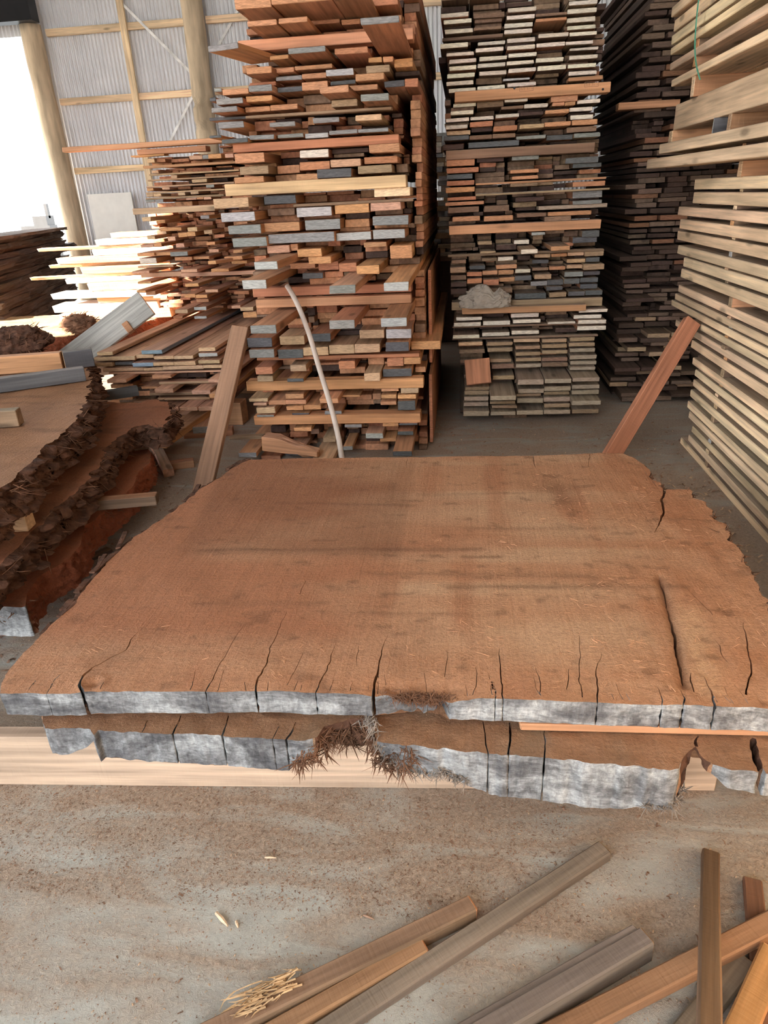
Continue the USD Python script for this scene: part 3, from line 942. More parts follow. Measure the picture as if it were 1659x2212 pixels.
# ---------------------------------------------------------------- yellow stack on the right, long sides towards the aisle
XR = 1.447
R_ORG = {6: ((1400, 0), 5.529), 7: ((1440, 360), 6.146), 8: ((1440, 700), 4.4247)}
ROWS = '''6 290 -110 10
6 285 85 215
6 302 240 385
6 270 430 560
6 265 600 665
6 265 780 845
6 296 960 1040
6 318 1256 1560
6 135 1722 1845
6 -15 1905 2020
7 370 170 302
7 365 340 488
7 145 526 640
7 195 698 826
7 155 850 976
7 160 1036 1158
7 230 1206 1328
7 198 1352 1476
7 152 1566 1668
7 104 1710 1806
7 50 1852 1946
7 112 2032 2120
8 320 0 66
8 228 150 232
8 245 318 400
8 270 430 498
8 268 525 600
8 240 622 698
8 213 730 806
8 213 830 902
8 245 972 1040
8 220 1056 1126
8 118 1136 1210'''
rows = []
for ln in ROWS.splitlines():
    k, x, ya, yb = map(float, ln.split()); org, sc = R_ORG[int(k)]
    A, B = at_x(org[0] + x / sc, org[1] + ya / sc, XR), at_x(org[0] + x / sc, org[1] + yb / sc, XR); xo = 0.0
    if A[1] > 5.3: A, B = at_y(org[0] + x / sc, org[1] + ya / sc, 5.3), at_y(org[0] + x / sc, org[1] + yb / sc, 5.3); xo = A[0] - XR      # these two jut out into the aisle
    rows.append([A[1], B[2], A[2], None, xo])
rows.sort(key=lambda r: r[1])
last = 0.0; NR = len(rows)
for i, r in enumerate(rows):
    y, z0, z1, _, xo = r; z0 = max(z0, last + (.0 if i == 0 else .012))
    if i == 0: z0 = .0
    z1 = max(z1, z0 + .04); r[1], r[2] = z0, z1; r[3] = last; last = z1
inner = []
for i, (y, z0, z1, below, xo) in enumerate(rows):
    off = U(-.008, .008)
    nm = 'lowest' if i == 0 else ('topmost' if i == NR - 1 else (f'{ORD[i]} up from the floor' if i < 17 else f'{ORD[NR - 1 - i]} down from the top'))
    board((XR + off + xo, y, z0), (U(-.002, .002) - (xo / 3.2 if z0 < 1.85 else 0), -1, 0), (1, 0, 0), (3.2 if xo and z0 < 1.85 else y - .2), .27, z1 - z0, 'y', 'y', 's', 'yellow_board', f'long pale yellow board, {nm}, in the stack along the right edge', 'board', None, .004)  # grey top tint paints in the shade and bluish sky light there
    y = min(y, 5.3) - max(0, -xo) * 2; v, f = bevel_box(y - .5, .27, z1 - z0); inner.append((v + [-(y - .1), XR + .295 + off + (xo if z0 > 1.85 else 0), z0], f))
    if i:
        g = z0 - below
        for q, yy in enumerate((min(y - .06, 4.05 if z0 < 1.05 else 4.2), 3.1)):
            if below > 1.9 and q == 0: yy = y - .22
            if q and z0 < .6: continue
            board((XR + .004 + U(-.012, .012) + (xo if z0 > 1.85 else 0), yy, below), (1, 0, 0), (0, 1, 0), .62, .045 if g < .06 else .05, g, 'b' if g > .05 else 'e', RS.choice(list('ylqot')), None, 'sticker', f"{'near' if q else 'far'} sticker under the yellow board {nm}, right stack", 'sticker')
vv, ff = merge(inner)
tag(prim((vv, ff), 'inner_boards', 'timber', None, False, frame((0, 0, 0), (0, -1, 0), (1, 0, 0), (0, 0, 1)), dict(tone=np.array(TONE['y']), top=np.array(TONE['s']), end=np.array(TONE['y']))), 'second column of yellow boards inside the right edge stack', 'boards', kind='stuff')

gi = max(range(1, NR), key=lambda i: rows[i][2] - rows[i][1]); zg0, zg1, yg = rows[gi - 1][2], rows[gi][1], rows[gi][0]
if zg1 - zg0 > .03:
    board((XR - .10, yg - .02, zg0), (1, 0, 0), (0, 1, 0), .75, .08, zg1 - zg0, 'b', 'n', None, 'bearer', 'reddish bearer end jutting left from under the deep wide yellow board, right stack', 'bearer')
    p = at_x(1578, 270, XR - .02); board((XR - .112, min(p[1], yg - .3), zg0), (.93, -.37, 0), (.37, .93, 0), .6, .09, zg1 - zg0, 'd', 'g', 'd', 'bearer', 'dark grey bearer with a rough end under the deep wide yellow board, right edge', 'bearer')
# ---------------------------------------------------------------- live-edge slabs
material('slab_wood', {"g": ("geometry", {}), "col": ("attribute", {"attribute": "tone"}),
    "m1": ("mapping", {"scale": (55, 2.2, 20)}), "n1": ("noise_texture", {"scale": 1.0, "detail": 4.0, "roughness": .6, "distortion": .3}),
    "m2": ("mapping", {"scale": (2.5, 150, 1), "rotation": (0, 0, .012)}), "n2": ("noise_texture", {"scale": 1.0, "detail": 3.0}),
    "n3": ("noise_texture", {"scale": 110.0, "detail": 5.0, "roughness": .7}), "n5": ("noise_texture", {"scale": 5.0, "detail": 3.0}),
    "r1": ("map_range", {"from_min": .3, "from_max": .7, "to_min": .93, "to_max": 1.06, "clamp": True}), "r2": ("map_range", {"from_min": .32, "from_max": .68, "to_min": .95, "to_max": 1.05, "clamp": True}), "r3": ("map_range", {"from_min": .3, "from_max": .72, "to_min": .78, "to_max": 1.22, "clamp": True}),
    "a": ("math", {"math_type": "multiply"}), "b": ("math", {"math_type": "multiply"}), "c": ("vector_math", {"math_type": "scale"}),
    "h": ("math", {"math_type": "multiply_add", "value2": .22}), "h2": ("math", {"math_type": "multiply_add", "value2": 1.5}), "bp": ("bump", {"strength": .8, "distance": .006}), "p": ("principled_bsdf", {"roughness": .75, "specular_ior_level": .25})},
    [("g.position", "m1.vector"), ("g.position", "m2.vector"), ("g.position", "n3.vector"), ("m1.vector", "n1.vector"), ("m2.vector", "n2.vector"), ("n1.fac", "r1.value"), ("n2.fac", "r2.value"), ("n3.fac", "r3.value"),
     ("r1.result", "a.value1"), ("r2.result", "a.value2"), ("a.value", "b.value1"), ("r3.result", "b.value2"), ("col.color", "c.vector1"), ("b.value", "c.scale"), ("n2.fac", "h.value1"), ("n1.fac", "h.value3"), ("n3.fac", "h2.value1"), ("h.value", "h2.value3"),
     ("h2.value", "bp.height"), ("bp.normal", "p.normal"), ("c.vector", "p.base_color")], "p.BSDF")
material('end_grain', {"g": ("geometry", {}), "m1": ("mapping", {"scale": (4.2, 3, 7)}), "n1": ("noise_texture", {"scale": 1.0, "detail": 5.0, "roughness": .65, "distortion": 1.0}),
    "m2": ("mapping", {"scale": (70, 20, 26), "rotation": (0, .75, 0)}), "n2": ("noise_texture", {"scale": 1.0, "detail": 5.0, "roughness": .7, "distortion": .5}), "m3": ("mapping", {"scale": (40, 20, 130), "rotation": (0, -.5, 0)}), "n3": ("noise_texture", {"scale": 1.0, "detail": 4.0, "roughness": .7, "distortion": .6}),
    "ra": ("rgb_ramp", {"ramp": [(.0, (.05, .05, .055)), (.38, (.10, .10, .108)), (.47, (.17, .17, .178)), (.55, (.28, .288, .298)), (.66, (.44, .45, .46)), (1, (.56, .57, .58))]}),
    "s": ("math", {"math_type": "multiply"}), "r": ("map_range", {"from_min": .13, "from_max": .38, "to_min": .45, "to_max": 1.3, "clamp": True}), "c": ("vector_math", {"math_type": "scale"}), "bp": ("bump", {"strength": .8, "distance": .006}), "p": ("principled_bsdf", {"roughness": .7, "specular_ior_level": .3})},
    [("g.position", "m1.vector"), ("m1.vector", "n1.vector"), ("g.position", "m2.vector"), ("m2.vector", "n2.vector"), ("g.position", "m3.vector"), ("m3.vector", "n3.vector"), ("n1.fac", "ra.fac"), ("n2.fac", "s.value1"), ("n3.fac", "s.value2"), ("s.value", "r.value"),
     ("ra.color", "c.vector1"), ("r.result", "c.scale"), ("s.value", "bp.height"), ("bp.normal", "p.normal"), ("c.vector", "p.base_color")], "p.BSDF")
def densify(xy, step):
    xy = np.asarray(xy, float); out = []
    for a, b in zip(xy, np.roll(xy, -1, 0)):
        n = max(1, int(np.linalg.norm(b - a) / step)); out.append(a + (b - a) * (np.arange(n) / n)[:, None])
    return np.vstack(out)
def spline(p, n=8):
    from scipy.interpolate import PchipInterpolator
    p = np.asarray(p, float); s = np.r_[0, np.cumsum(np.linalg.norm(np.diff(p, axis=0), axis=1))]
    return PchipInterpolator(s, p)(np.linspace(0, s[-1], n * (len(p) - 1) + 1))
def crack_poly(p, w, seed):
    """A split that opens and closes along the line p; w: its width at each point."""
    p = np.asarray(p, float); s = np.r_[0, np.cumsum(np.linalg.norm(np.diff(p, axis=0), axis=1))]; q = np.linspace(0, s[-1], max(5, int(s[-1] / .009)))
    c = np.c_[np.interp(q, s, p[:, 0]), np.interp(q, s, p[:, 1])]; ww = np.interp(q, s, w) * .5
    c[:, 0] += (fbm(np.c_[q * 28, q * 0, q * 0 + seed * 3.7], 3) - .5) * .012
    d = np.gradient(c, axis=0); n = np.c_[-d[:, 1], d[:, 0]] / (np.linalg.norm(d, axis=1)[:, None] + 1e-9)
    ww = np.maximum(ww * (.75 + .5 * noise(np.c_[q * 90, q * 0 + seed, q * 0])), .0006)
    return Polygon(np.vstack([c + n * ww[:, None], (c - n * ww[:, None])[::-1]])).buffer(0)
def slab_mesh(poly, z0, z1, step, top_disp, tone, under=None, levels=4, is_front=None, is_bark=None, side_noise=(.004, .02), seed=0, flare=0.0, carve=None):
    """poly: shapely polygon with its splits cut out. Returns (body, tone), front faces, bark faces."""
    rough = side_noise[1] >= .06
    rings = [np.array(poly.exterior.coords)[:-1]] + [np.array(r.coords)[:-1] for r in poly.interiors]
    bd = np.vstack([densify(r, .007) for r in rings]); x0, y0, x1, y1 = poly.bounds
    gx, gy = np.meshgrid(np.arange(x0, x1, step), np.arange(y0, y1, step)); rs = np.random.RandomState(seed)
    g = np.c_[gx.ravel(), gy.ravel()] + rs.uniform(-.3, .3, (gx.size, 2)) * step
    inner = poly.buffer(-step * .45); shapely.prepare(inner); g = g[shapely.contains_xy(inner, g[:, 0], g[:, 1])]
    pts = np.vstack([bd, g]); tri = Delaunay(pts).simplices; c = pts[tri].mean(1); shapely.prepare(poly); tri = tri[shapely.contains_xy(poly, c[:, 0], c[:, 1])]
    a, b, d = pts[tri[:, 0]], pts[tri[:, 1]], pts[tri[:, 2]]; cr = (b[:, 0] - a[:, 0]) * (d[:, 1] - a[:, 1]) - (b[:, 1] - a[:, 1]) * (d[:, 0] - a[:, 0])
    tri = np.where((cr < 0)[:, None], tri[:, ::-1], tri)[np.abs(cr) > 1e-9]
    n = len(pts); P3 = np.c_[pts, np.zeros(n)]
    zt = z1 + top_disp(pts); zb = np.full(n, z0) if under is None else under(pts)
    zb = np.minimum(zb, zt - .006)
    V = [np.c_[pts, zt], np.c_[pts, zb]]; F = [tri, tri[:, ::-1] + n]; N = 2 * n
    e = np.sort(np.vstack([tri[:, [0, 1]], tri[:, [1, 2]], tri[:, [2, 0]]]), 1); key = e[:, 0] * n + e[:, 1]; u, cnt = np.unique(key, return_counts=True); once = set(u[cnt == 1].tolist())
    ed = np.vstack([tri[:, [0, 1]], tri[:, [1, 2]], tri[:, [2, 0]]]); kk = np.minimum(ed[:, 0], ed[:, 1]) * n + np.maximum(ed[:, 0], ed[:, 1]); ed = ed[np.isin(kk, u[cnt == 1])]
    ext = LineString(np.array(poly.exterior.coords)); ids = np.unique(ed); col = {int(i): k for k, i in enumerate(ids)}
    nb = np.zeros((n, 2)); d = pts[ed[:, 1]] - pts[ed[:, 0]]; o = np.c_[d[:, 1], -d[:, 0]]; np.add.at(nb, ed[:, 0], o); np.add.at(nb, ed[:, 1], o); nb /= np.linalg.norm(nb, axis=1)[:, None] + 1e-12
    fm, bm = is_front(pts[ids]), is_bark(pts[ids])
    L = []
    for k in range(levels + 1):
        t = k / levels; q = np.c_[pts[ids], zt[ids] * (1 - t) + zb[ids] * t]
        if 0 < k < levels or True:
            amp = np.where(bm, side_noise[1], np.where(fm, side_noise[0], .0)) * (1 if 0 < k else .0)
            q[:, :2] += nb[ids] * ((fbm(q * [38, 38, 60], 4, seed) - .45) * 2 * amp)[:, None] if side_noise[1] < .06 else nb[ids] * ((fbm(q * [16, 16, 34], 5, seed) - .45) * 2.4 * amp)[:, None]
        q[:, :2] += nb[ids] * (np.where(bm, flare * t, 0))[:, None]
        if carve is not None: q[:, 1] += carve(q) * (1 if k else 0)
        L.append(q)
    m = len(ids); W = np.vstack(L); e0 = np.array([col[int(i)] for i in ed[:, 0]]); e1 = np.array([col[int(i)] for i in ed[:, 1]])
    quads = {'f': [], 'b': [], 's': []}
    sel = np.where(fm[e0] & fm[e1], 0, np.where(bm[e0] & bm[e1], 1, 2))
    for k in range(levels):
        A, B = e0 + k * m, e1 + k * m; f = np.vstack([np.c_[A, A + m, B + m], np.c_[A, B + m, B]]); s2 = np.r_[sel, sel]
        for j, kq in enumerate('fbs'): quads[kq].append(f[s2 == j])
    def pick(f):
        f = np.vstack(f); i, inv = np.unique(f, return_inverse=True); return W[i], inv.reshape(-1, 3)
    sides = pick(quads['s']); body = merge([(np.vstack(V), np.vstack(F)), sides]) if len(sides[1]) else (np.vstack(V), np.vstack(F))
    return body, tone(body[0]), pick(quads['f']), pick(quads['b'])
def strands(pos, nrm, n, ln, r, seed, droop=.5, spread=.8):
    """Torn bark: thin tapering splinters rooted at the points pos, leaning along nrm."""
    rs = np.random.RandomState(seed); k = rs.randint(0, len(pos), n); parts = []
    for i in k:
        d = np.append(nrm[i], 0) + rs.normal(0, spread, 3) * [1, 1, .7]; d[2] -= droop * rs.rand(); d /= np.linalg.norm(d); l = rs.uniform(*ln); q = rs.uniform(*r)
        c = rs.normal(0, .34, 3) * l; p = pos[i] + rs.normal(0, .006, 3); parts.append(tube([p - d * .012, p + d * l * .5 + c * .4, p + d * l + c], [q, q * .8, q * .15], 4))
    return merge(parts)

plain('slab_fluff', (.60, .33, .19), .9, 0, .3, 20)
# ---- the big slab in the middle
ZS0, ZS1 = .332, .405
def on(z, *pts): return np.array([at_z(x, y, z)[:2] for x, y in pts])
topline = [(0, 1499), (3, 1476), (20, 1448), (60, 1403), (100, 1362), (150, 1312), (190, 1262), (230, 1216), (290, 1160), (350, 1120), (395, 1088), (432, 1058), (470, 1034), (520, 1001), (541, 993), (700, 990), (860, 988), (1000, 986), (1150, 984), (1250, 980), (1310, 978), (1342, 979), (1366, 986), (1386, 1000), (1399, 1014),
           (1408, 1032), (1424, 1044), (1430, 1057), (1441, 1058), (1490, 1058), (1502, 1076), (1522, 1086), (1540, 1101), (1546, 1121), (1562, 1132), (1580, 1166), (1605, 1206), (1622, 1242), (1645, 1292), (1661, 1322), (1700, 1400), (1752, 1480), (1770, 1534),
           (1659, 1530), (1500, 1524), (1300, 1518), (1200, 1514), (1070, 1508), (970, 1506), (950, 1496), (900, 1490), (850, 1494), (800, 1498), (700, 1496), (540, 1492), (430, 1494), (230, 1495), (150, 1500)]
O = on(ZS1, *topline); d = densify(O, .008)
i = np.arange(len(d)); side = ((d[:, 1] > 1.55) & (d[:, 1] < 3.18)).astype(float)
cen = d.mean(0); out = N3(np.array([1, 0])); nr = d - cen; nr /= np.linalg.norm(nr, axis=1)[:, None]
amp = .004 + side * np.where(d[:, 0] > 0, .020, .008)
d = d + nr * ((fbm(np.c_[d * 24, i * 0], 4, 3) - .5) * 2 * amp)[:, None]
big = Polygon(d).buffer(0)
CR = [([(555, 1500), (557, 1470), (575, 1440), (585, 1400), (605, 1350), (618, 1320)], [7, 6, 4, 3, 2, .6]), ([(805, 1505), (810, 1470), (820, 1440), (823, 1410), (836, 1372)], [8, 8, 5, 3, .6]), ([(680, 1502), (695, 1465), (712, 1430), (722, 1396)], [3, 4, 3, .6]),
      ([(178, 1500), (172, 1485), (182, 1462), (205, 1440), (240, 1420), (272, 1405), (283, 1385), (302, 1362)], [8, 9, 7, 4, 5, 4, 3, .6]), ([(440, 1502), (450, 1480), (468, 1448), (500, 1390), (525, 1350)], [3, 3, 2.5, 2, .6]), ([(1088, 1510), (1085, 1480), (1079, 1430), (1078, 1400)], [3, 4, 3, .6]), ([(1256, 1506), (1253, 1470), (1252, 1375)], [3, 3, .6]),
      ([(1292, 1526), (1290, 1480), (1290, 1450), (1298, 1412)], [3, 4, 3, .6]), ([(1477, 1472), (1470, 1440), (1460, 1400), (1455, 1360), (1442, 1310)], [3, 10, 10, 9, 2]), ([(1440, 1306), (1434, 1270), (1426, 1245)], [2, 4, .8]), ([(1545, 1532), (1546, 1520), (1532, 1490), (1520, 1460)], [5, 5, 4, .6]), ([(1473, 1534), (1480, 1508), (1470, 1490)], [5, 4, .8]),
      ([(1437, 1052), (1430, 1080), (1435, 1105), (1424, 1130), (1414, 1152)], [12, 11, 10, 6, .8]), ([(1612, 1500), (1622, 1440), (1612, 1385), (1605, 1345)], [5, 4, 4, .8]), ([(1152, 980), (1153, 1000), (1160, 1015)], [4, 3, .6]), ([(1166, 1498), (1168, 1475), (1158, 1442)], [2.5, 3, .6]), ([(1225, 1488), (1229, 1460), (1228, 1444)], [2, 2.5, .6]), ([(1024, 1497), (1027, 1468), (1032, 1440)], [2, 2, .6]),
      ([(1070, 1520), (1071, 1492), (1069, 1474)], [3.5, 3, .6]), ([(1432, 1526), (1432, 1510), (1420, 1484)], [3, 3, .8]), ([(768, 1440), (774, 1410), (776, 1396)], [1, 2, .6]), ([(648, 1285), (653, 1270), (660, 1255)], [2, 2.5, .8]), ([(1497, 1492), (1490, 1470), (1492, 1450)], [3, 5, .8]), ([(1572, 1430), (1558, 1410), (1545, 1380)], [2, 3, .6]),
      ([(100, 1500), (118, 1470), (136, 1455)], [2, 2.5, .6]), ([(620, 1480), (640, 1440), (655, 1410)], [1.5, 2, .6]), ([(960, 1460), (965, 1430), (966, 1405)], [1.5, 2, .6]), ([(1540, 1330), (1500, 1290), (1480, 1262)], [2, 3, .6]), ([(1320, 1080), (1345, 1095), (1352, 1112)], [1.5, 2.5, .6]), ([(1270, 1010), (1272, 992), (1276, 974)], [1, 2, 3]), ([(880, 1012), (878, 998), (880, 984)], [.8, 2, 2]), ([(620, 1020), (612, 1004), (604, 986)], [.8, 2, 2])]
rs = np.random.RandomState(5)
for k in range(26):                                        # the small drying checks along the front edge
    x = rs.uniform(60, 1640); y = 1500 + max(0, x - 800) * .036; h = rs.uniform(20, 60); CR.append(([(x, y - 9), (x + h * (830 - x) / 1500 + rs.uniform(-3, 3), y - h)], [rs.uniform(1.2, 2.2), .5]))
cr = shapely.union_all([crack_poly(on(ZS1, *p), np.array(w) / 1000 * .95, k) for k, (p, w) in enumerate(CR)])
big = big.difference(cr); big = max(big.geoms, key=lambda g: g.area) if big.geom_type != 'Polygon' else big
def seg(P, a, b):
    a, b = np.asarray(a), np.asarray(b); t = np.clip(((P - a) @ (b - a)) / ((b - a) @ (b - a)), 0, 1); return np.linalg.norm(P - a - t[:, None] * (b - a), axis=1)
RIDGE = on(ZS1, (1425, 1245), (1445, 1320), (1465, 1400), (1478, 1480))
KNOT, DENT = on(ZS1, (200, 1478))[0], on(ZS1, (905, 1492))[0]
def big_disp(P):
    x, y = P[:, 0], P[:, 1]; q = np.c_[P, P[:, 0] * 0]; r = np.clip((x - .35) / .45, 0, 1) * .8 + np.clip((1.75 - y) / .35, 0, 1) * .5 + np.clip((-.9 - x) / .3, 0, 1) * .3 + .12
    z = (fbm(q * [30, 12, 1], 4, 2) - .5) * .010 * r + (fbm(q * 5, 3, 8) - .5) * .010
    dr = np.minimum.reduce([seg(P, RIDGE[k], RIDGE[k + 1]) for k in range(3)]); z += -.011 * np.exp(-(dr / .010) ** 2) * (.4 + 1.2 * fbm(q * [30, 12, 1], 3, 61)) + .006 * np.exp(-((dr - .06) / .05) ** 2) * (fbm(q * 60, 4, 62) - .35)
    dk = np.linalg.norm(P - KNOT, axis=1); z += .006 * np.exp(-((dk - .03) / .012) ** 2) - .008 * np.exp(-(dk / .02) ** 2)
    dd = np.linalg.norm((P - DENT) / [.11, .05], axis=1); z += -.030 * np.exp(-dd ** 2) * (.5 + fbm(q * 40, 3, 5))
    return np.minimum(z, .02)
BANDS = [((600, 1085), (885, 1092), .5, .012), ((430, 1188), (1040, 1186), .55, .012), ((780, 1237), (1290, 1245), .35, .02), ((970, 1267), (1480, 1268), .5, .012), ((420, 1303), (700, 1302), .35, .012), ((800, 1325), (1010, 1328), .3, .010), ((1000, 1203), (1080, 1203), .6, .008), ((1000, 1142), (1330, 1140), .4, .01), ((900, 1068), (1130, 1066), .3, .008)]
BLOT = [((1190, 1055), .09, .45), ((1215, 1080), .06, .4), ((960, 1215), .05, -.4), ((905, 1470), .10, .35), ((240, 1425), .05, .5), ((130, 1120), .2, .0)]
def big_tone(V):
    P = V[:, :2]; q = np.c_[P, V[:, 2] * 0]; base = np.array([.485, .255, .143]); tan = np.array([.54, .33, .2]); red = np.array([.385, .165, .085]); dark = np.array([.16, .075, .04])
    n1, n2, n3 = fbm(q * [1.2, 2.6, 1], 4, 21), fbm(q * [.9, 9, 1], 4, 33), fbm(q * [7, 1.5, 1], 3, 55)
    w = np.clip((n2 - .36) * 3.2, 0, 1)[:, None]; c = base * (1 - w) + tan * w
    L = np.clip((-.05 - P[:, 0]) / .75 + (n1 - .5) * 2.4, 0, 1) * np.clip((P[:, 1] - 1.5) / .25, .25, 1); L = np.maximum(L * .95, np.clip((n3 - .55) * 3, 0, .6)); c = c * (1 - L[:, None]) + red * L[:, None]
    R = np.clip((P[:, 0] - .45) / .3 + (n1 - .5) * 2, 0, 1)[:, None] * .5; c = c * (1 - R) + np.array([.45, .19, .09]) * R
    A4 = on(ZS1, (500, 1000), (885, 1000), (850, 1196), (400, 1190)); pt = shapely.distance(Polygon(A4), shapely.points(P)); c = c * (1 - .2 * np.exp(-(pt / .03) ** 2) * (.5 + n1))[:, None]
    k = np.zeros(len(P))
    for a, b, s, wd in BANDS:
        A, B = on(ZS1, a, b); t = seg(P, A, B); k = np.maximum(k, s * np.exp(-(t / wd / (.6 + n2)) ** 2) * (.45 + 1.0 * noise(q * [14, 60, 1], 3)))
    for a, r, s in BLOT:
        if s > 0: k = np.maximum(k, s * np.exp(-(np.linalg.norm(P - on(ZS1, a)[0], axis=1) / r) ** 2) * (.3 + 1.2 * n3))
    dr = np.minimum.reduce([seg(P, RIDGE[j], RIDGE[j + 1]) for j in range(3)]); k = np.maximum(k, .6 * np.exp(-(dr / .014) ** 2) * (.4 + fbm(q * [40, 14, 1], 3, 44))); lt = np.clip(np.exp(-((seg(P, RIDGE[1] + [.06, 0], RIDGE[3] + [.06, 0])) / .04) ** 2) * (fbm(q * 50, 3, 45) + .1), 0, .6)[:, None]; c = c * (1 - lt) + np.array([.60, .38, .22]) * lt
    k = np.maximum(k, np.clip((fbm(q * [16, 26, 1], 4, 71) - .66) * 4, 0, .5)); k = np.clip(k, 0, .8)[:, None]
    return c * (1 - k) + dark * k
GRV = [at_y(x, y, 1.44)[[0, 2]] for x, y in ((838, 1494), (868, 1512), (888, 1535), (908, 1492), (935, 1516), (952, 1552))]
def big_carve(q):
    P = q[:, [0, 2]]; g = np.minimum.reduce([seg(P, GRV[a], GRV[a + 1]) for a in (0, 1, 3, 4)]); n = fbm(q * [60, 10, 60], 3, 12)
    w = np.exp(-(g / .013) ** 2) * (.5 + n); m = np.exp(-(((P[:, 0] - DENT[0]) / .075) ** 2)) * (n - .35)
    return (.075 * w + .05 * m) * (q[:, 1] < 1.48)
def front_big(P): return P[:, 1] < 1.492
def bark_big(P): return ~front_big(P) & (P[:, 1] < 3.27)
t = thing('live_edge_slab', 'wide orange-brown live-edge slab with drying cracks, uppermost in the middle of the floor', 'wood slab')
body, tn, fr, bk = slab_mesh(big, ZS0, ZS1, .0105, big_disp, big_tone, None, 12, front_big, lambda P: bark_big(P) & (big.exterior.distance(Point(0, 0)) > -1) & (shapely.distance(LineString(d), shapely.points(P)) < .02), (.0045, .012), 1, 0.0, big_carve)
prim(body, 'slab_body', 'slab_wood', t, True, None, dict(tone=tn))
tag(prim(fr, 'end_grain', 'end_grain', t, True), 'weathered blue-grey sawn front end')
tag(prim(bk, 'bark_edge', 'bark', t, True), 'dark wavy bark edge')
ring = np.array(big.exterior.coords); rn = np.gradient(ring, axis=0); rn = np.c_[rn[:, 1], -rn[:, 0]] / (np.linalg.norm(rn, axis=1)[:, None] + 1e-9)
if shapely.is_ccw(big.exterior) is False: rn = -rn
near_o = shapely.distance(LineString(d), shapely.points(ring)) < .006
m = near_o & (ring[:, 0] > .6) & (ring[:, 1] > 1.6) & (ring[:, 1] < 3.3) & (fbm(np.c_[ring * 4, ring[:, 0] * 0], 2, 9) > .42)
ps = np.c_[ring[m], np.full(m.sum(), ZS1 - .012)]; ps[:, 2] -= RS.rand(len(ps)) * .05
tag(prim(strands(ps, rn[m], 700, (.012, .055), (.0012, .003), 4, .3), 'bark_fibres', 'fibre', t), 'torn reddish bark fibres along the right edge', kind='stuff')
m2 = near_o & (ring[:, 0] < -.5) & (ring[:, 1] > 1.7) & (ring[:, 1] < 3.2); ps = np.c_[ring[m2], np.full(m2.sum(), ZS1 - .006)]
flakes = []
for k in range(46):
    j = RS.randint(len(ps)); dirn = np.gradient(ring[m2], axis=0)[j]; dirn = dirn / (np.linalg.norm(dirn) + 1e-9); l = U(.05, .16); v, f = bevel_box(l, U(.012, .026), U(.004, .009)); a = np.append(dirn, U(-.06, .02)); a = N3(a); b_ = N3(np.cross([0, 0, 1], a)); flakes.append((v @ np.stack([a, b_, np.cross(a, b_)]) + ps[j] + [U(-.012, .004), 0, U(-.03, .006)], f))
tag(prim(merge(flakes), 'bark_flakes', 'bark', t), 'loose strips of dark bark along the left edge', kind='stuff')
dn = np.c_[DENT[0] + RS.normal(0, .045, 400), np.full(400, DENT[1] - .006), np.full(400, ZS1 - .012) - RS.rand(400) * .02]
tag(prim(strands(dn, np.tile([0, -.6], (400, 1)), 420, (.006, .022), (.0006, .0014), 8, .2, .9), 'torn_fibres', 'fibre', t), 'torn reddish fibres over the rotten hollow in the front end', kind='stuff')

fx = np.r_[RS.uniform(-1.2, .95, 500), RS.uniform(.3, .95, 900), RS.uniform(-.1, .2, 250)]; fy = np.r_[RS.uniform(1.45, 1.75, 500), RS.uniform(1.45, 3.1, 900), RS.uniform(1.5, 2.6, 250)]; g = shapely.contains_xy(big.buffer(-.02), fx, fy) & (fbm(np.c_[fx * 5, fy * 5, fx * 0], 3, 88) > .5); P_ = np.c_[fx, fy][g]
tag(prim(strands(np.c_[P_, ZS1 + big_disp(P_) + .001], RS.normal(0, 2, (len(P_), 2)), len(P_), (.005, .015), (.0005, .0011), 19, .02, .3), 'surface_fibres', 'slab_fluff', t), 'loose curled fibres raised on the rough sawn face', kind='stuff')
# ---- the second slab below it
ZL0, ZL1 = .205, .302
low = [(92, 1560), (98, 1574), (150, 1573), (195, 1576), (203, 1586), (212, 1576), (300, 1582), (480, 1590), (600, 1597), (660, 1601), (685, 1594), (700, 1570), (735, 1560), (768, 1553), (800, 1556), (808, 1585), (815, 1602), (850, 1607), (1000, 1622), (1200, 1639), (1330, 1652), (1440, 1662), (1466, 1661), (1474, 1640), (1488, 1622), (1503, 1612), (1512, 1628), (1540, 1652), (1580, 1664), (1640, 1668), (1700, 1672), (1800, 1660)]
O2 = np.vstack([on(ZL1, *low), [[1.0, 2.4], [.9, 3.0], [-.9, 3.0], [-1.25, 1.9], [-1.22, 1.5]]]); d2 = densify(O2, .006); j = np.arange(len(d2)); wob = np.where(d2[:, 1] < 1.5, .006, .012)
d2[:, 1] += (fbm(np.c_[d2[:, 0] * 40, d2[:, 1] * 40, j * 0], 4, 13) - .5) * 2 * wob; lowp = Polygon(d2).buffer(0); lowp = max(lowp.geoms, key=lambda g: g.area) if lowp.geom_type != 'Polygon' else lowp
CR2 = [([(1100, 1630), (1100, 1600), (1101, 1560)], [5, 6, 3]), ([(1054, 1628), (1050, 1595), (1044, 1560)], [3, 3, 2]), ([(480, 1592), (490, 1560), (495, 1545)], [4, 3, 2]), ([(620, 1600), (632, 1580), (640, 1560)], [5, 4, 1]), ([(370, 1588), (385, 1560), (390, 1545)], [4, 3, 2]), ([(1176, 1638), (1177, 1600), (1172, 1575)], [3, 3, 1]), ([(305, 1582), (318, 1555)], [2, 2]), ([(588, 1598), (600, 1570)], [2, 1.5]), ([(1650, 1672), (1634, 1640), (1626, 1605), (1628, 1596)], [14, 16, 14, 8]), ([(1504, 1612), (1500, 1598), (1506, 1590)], [8, 5, 2])]
lowp = lowp.difference(shapely.union_all([crack_poly(on(ZL1, *p), np.array(w) / 1000 * 1.2, 50 + k) for k, (p, w) in enumerate(CR2)])); lowp = max(lowp.geoms, key=lambda g: g.area) if lowp.geom_type != 'Polygon' else lowp
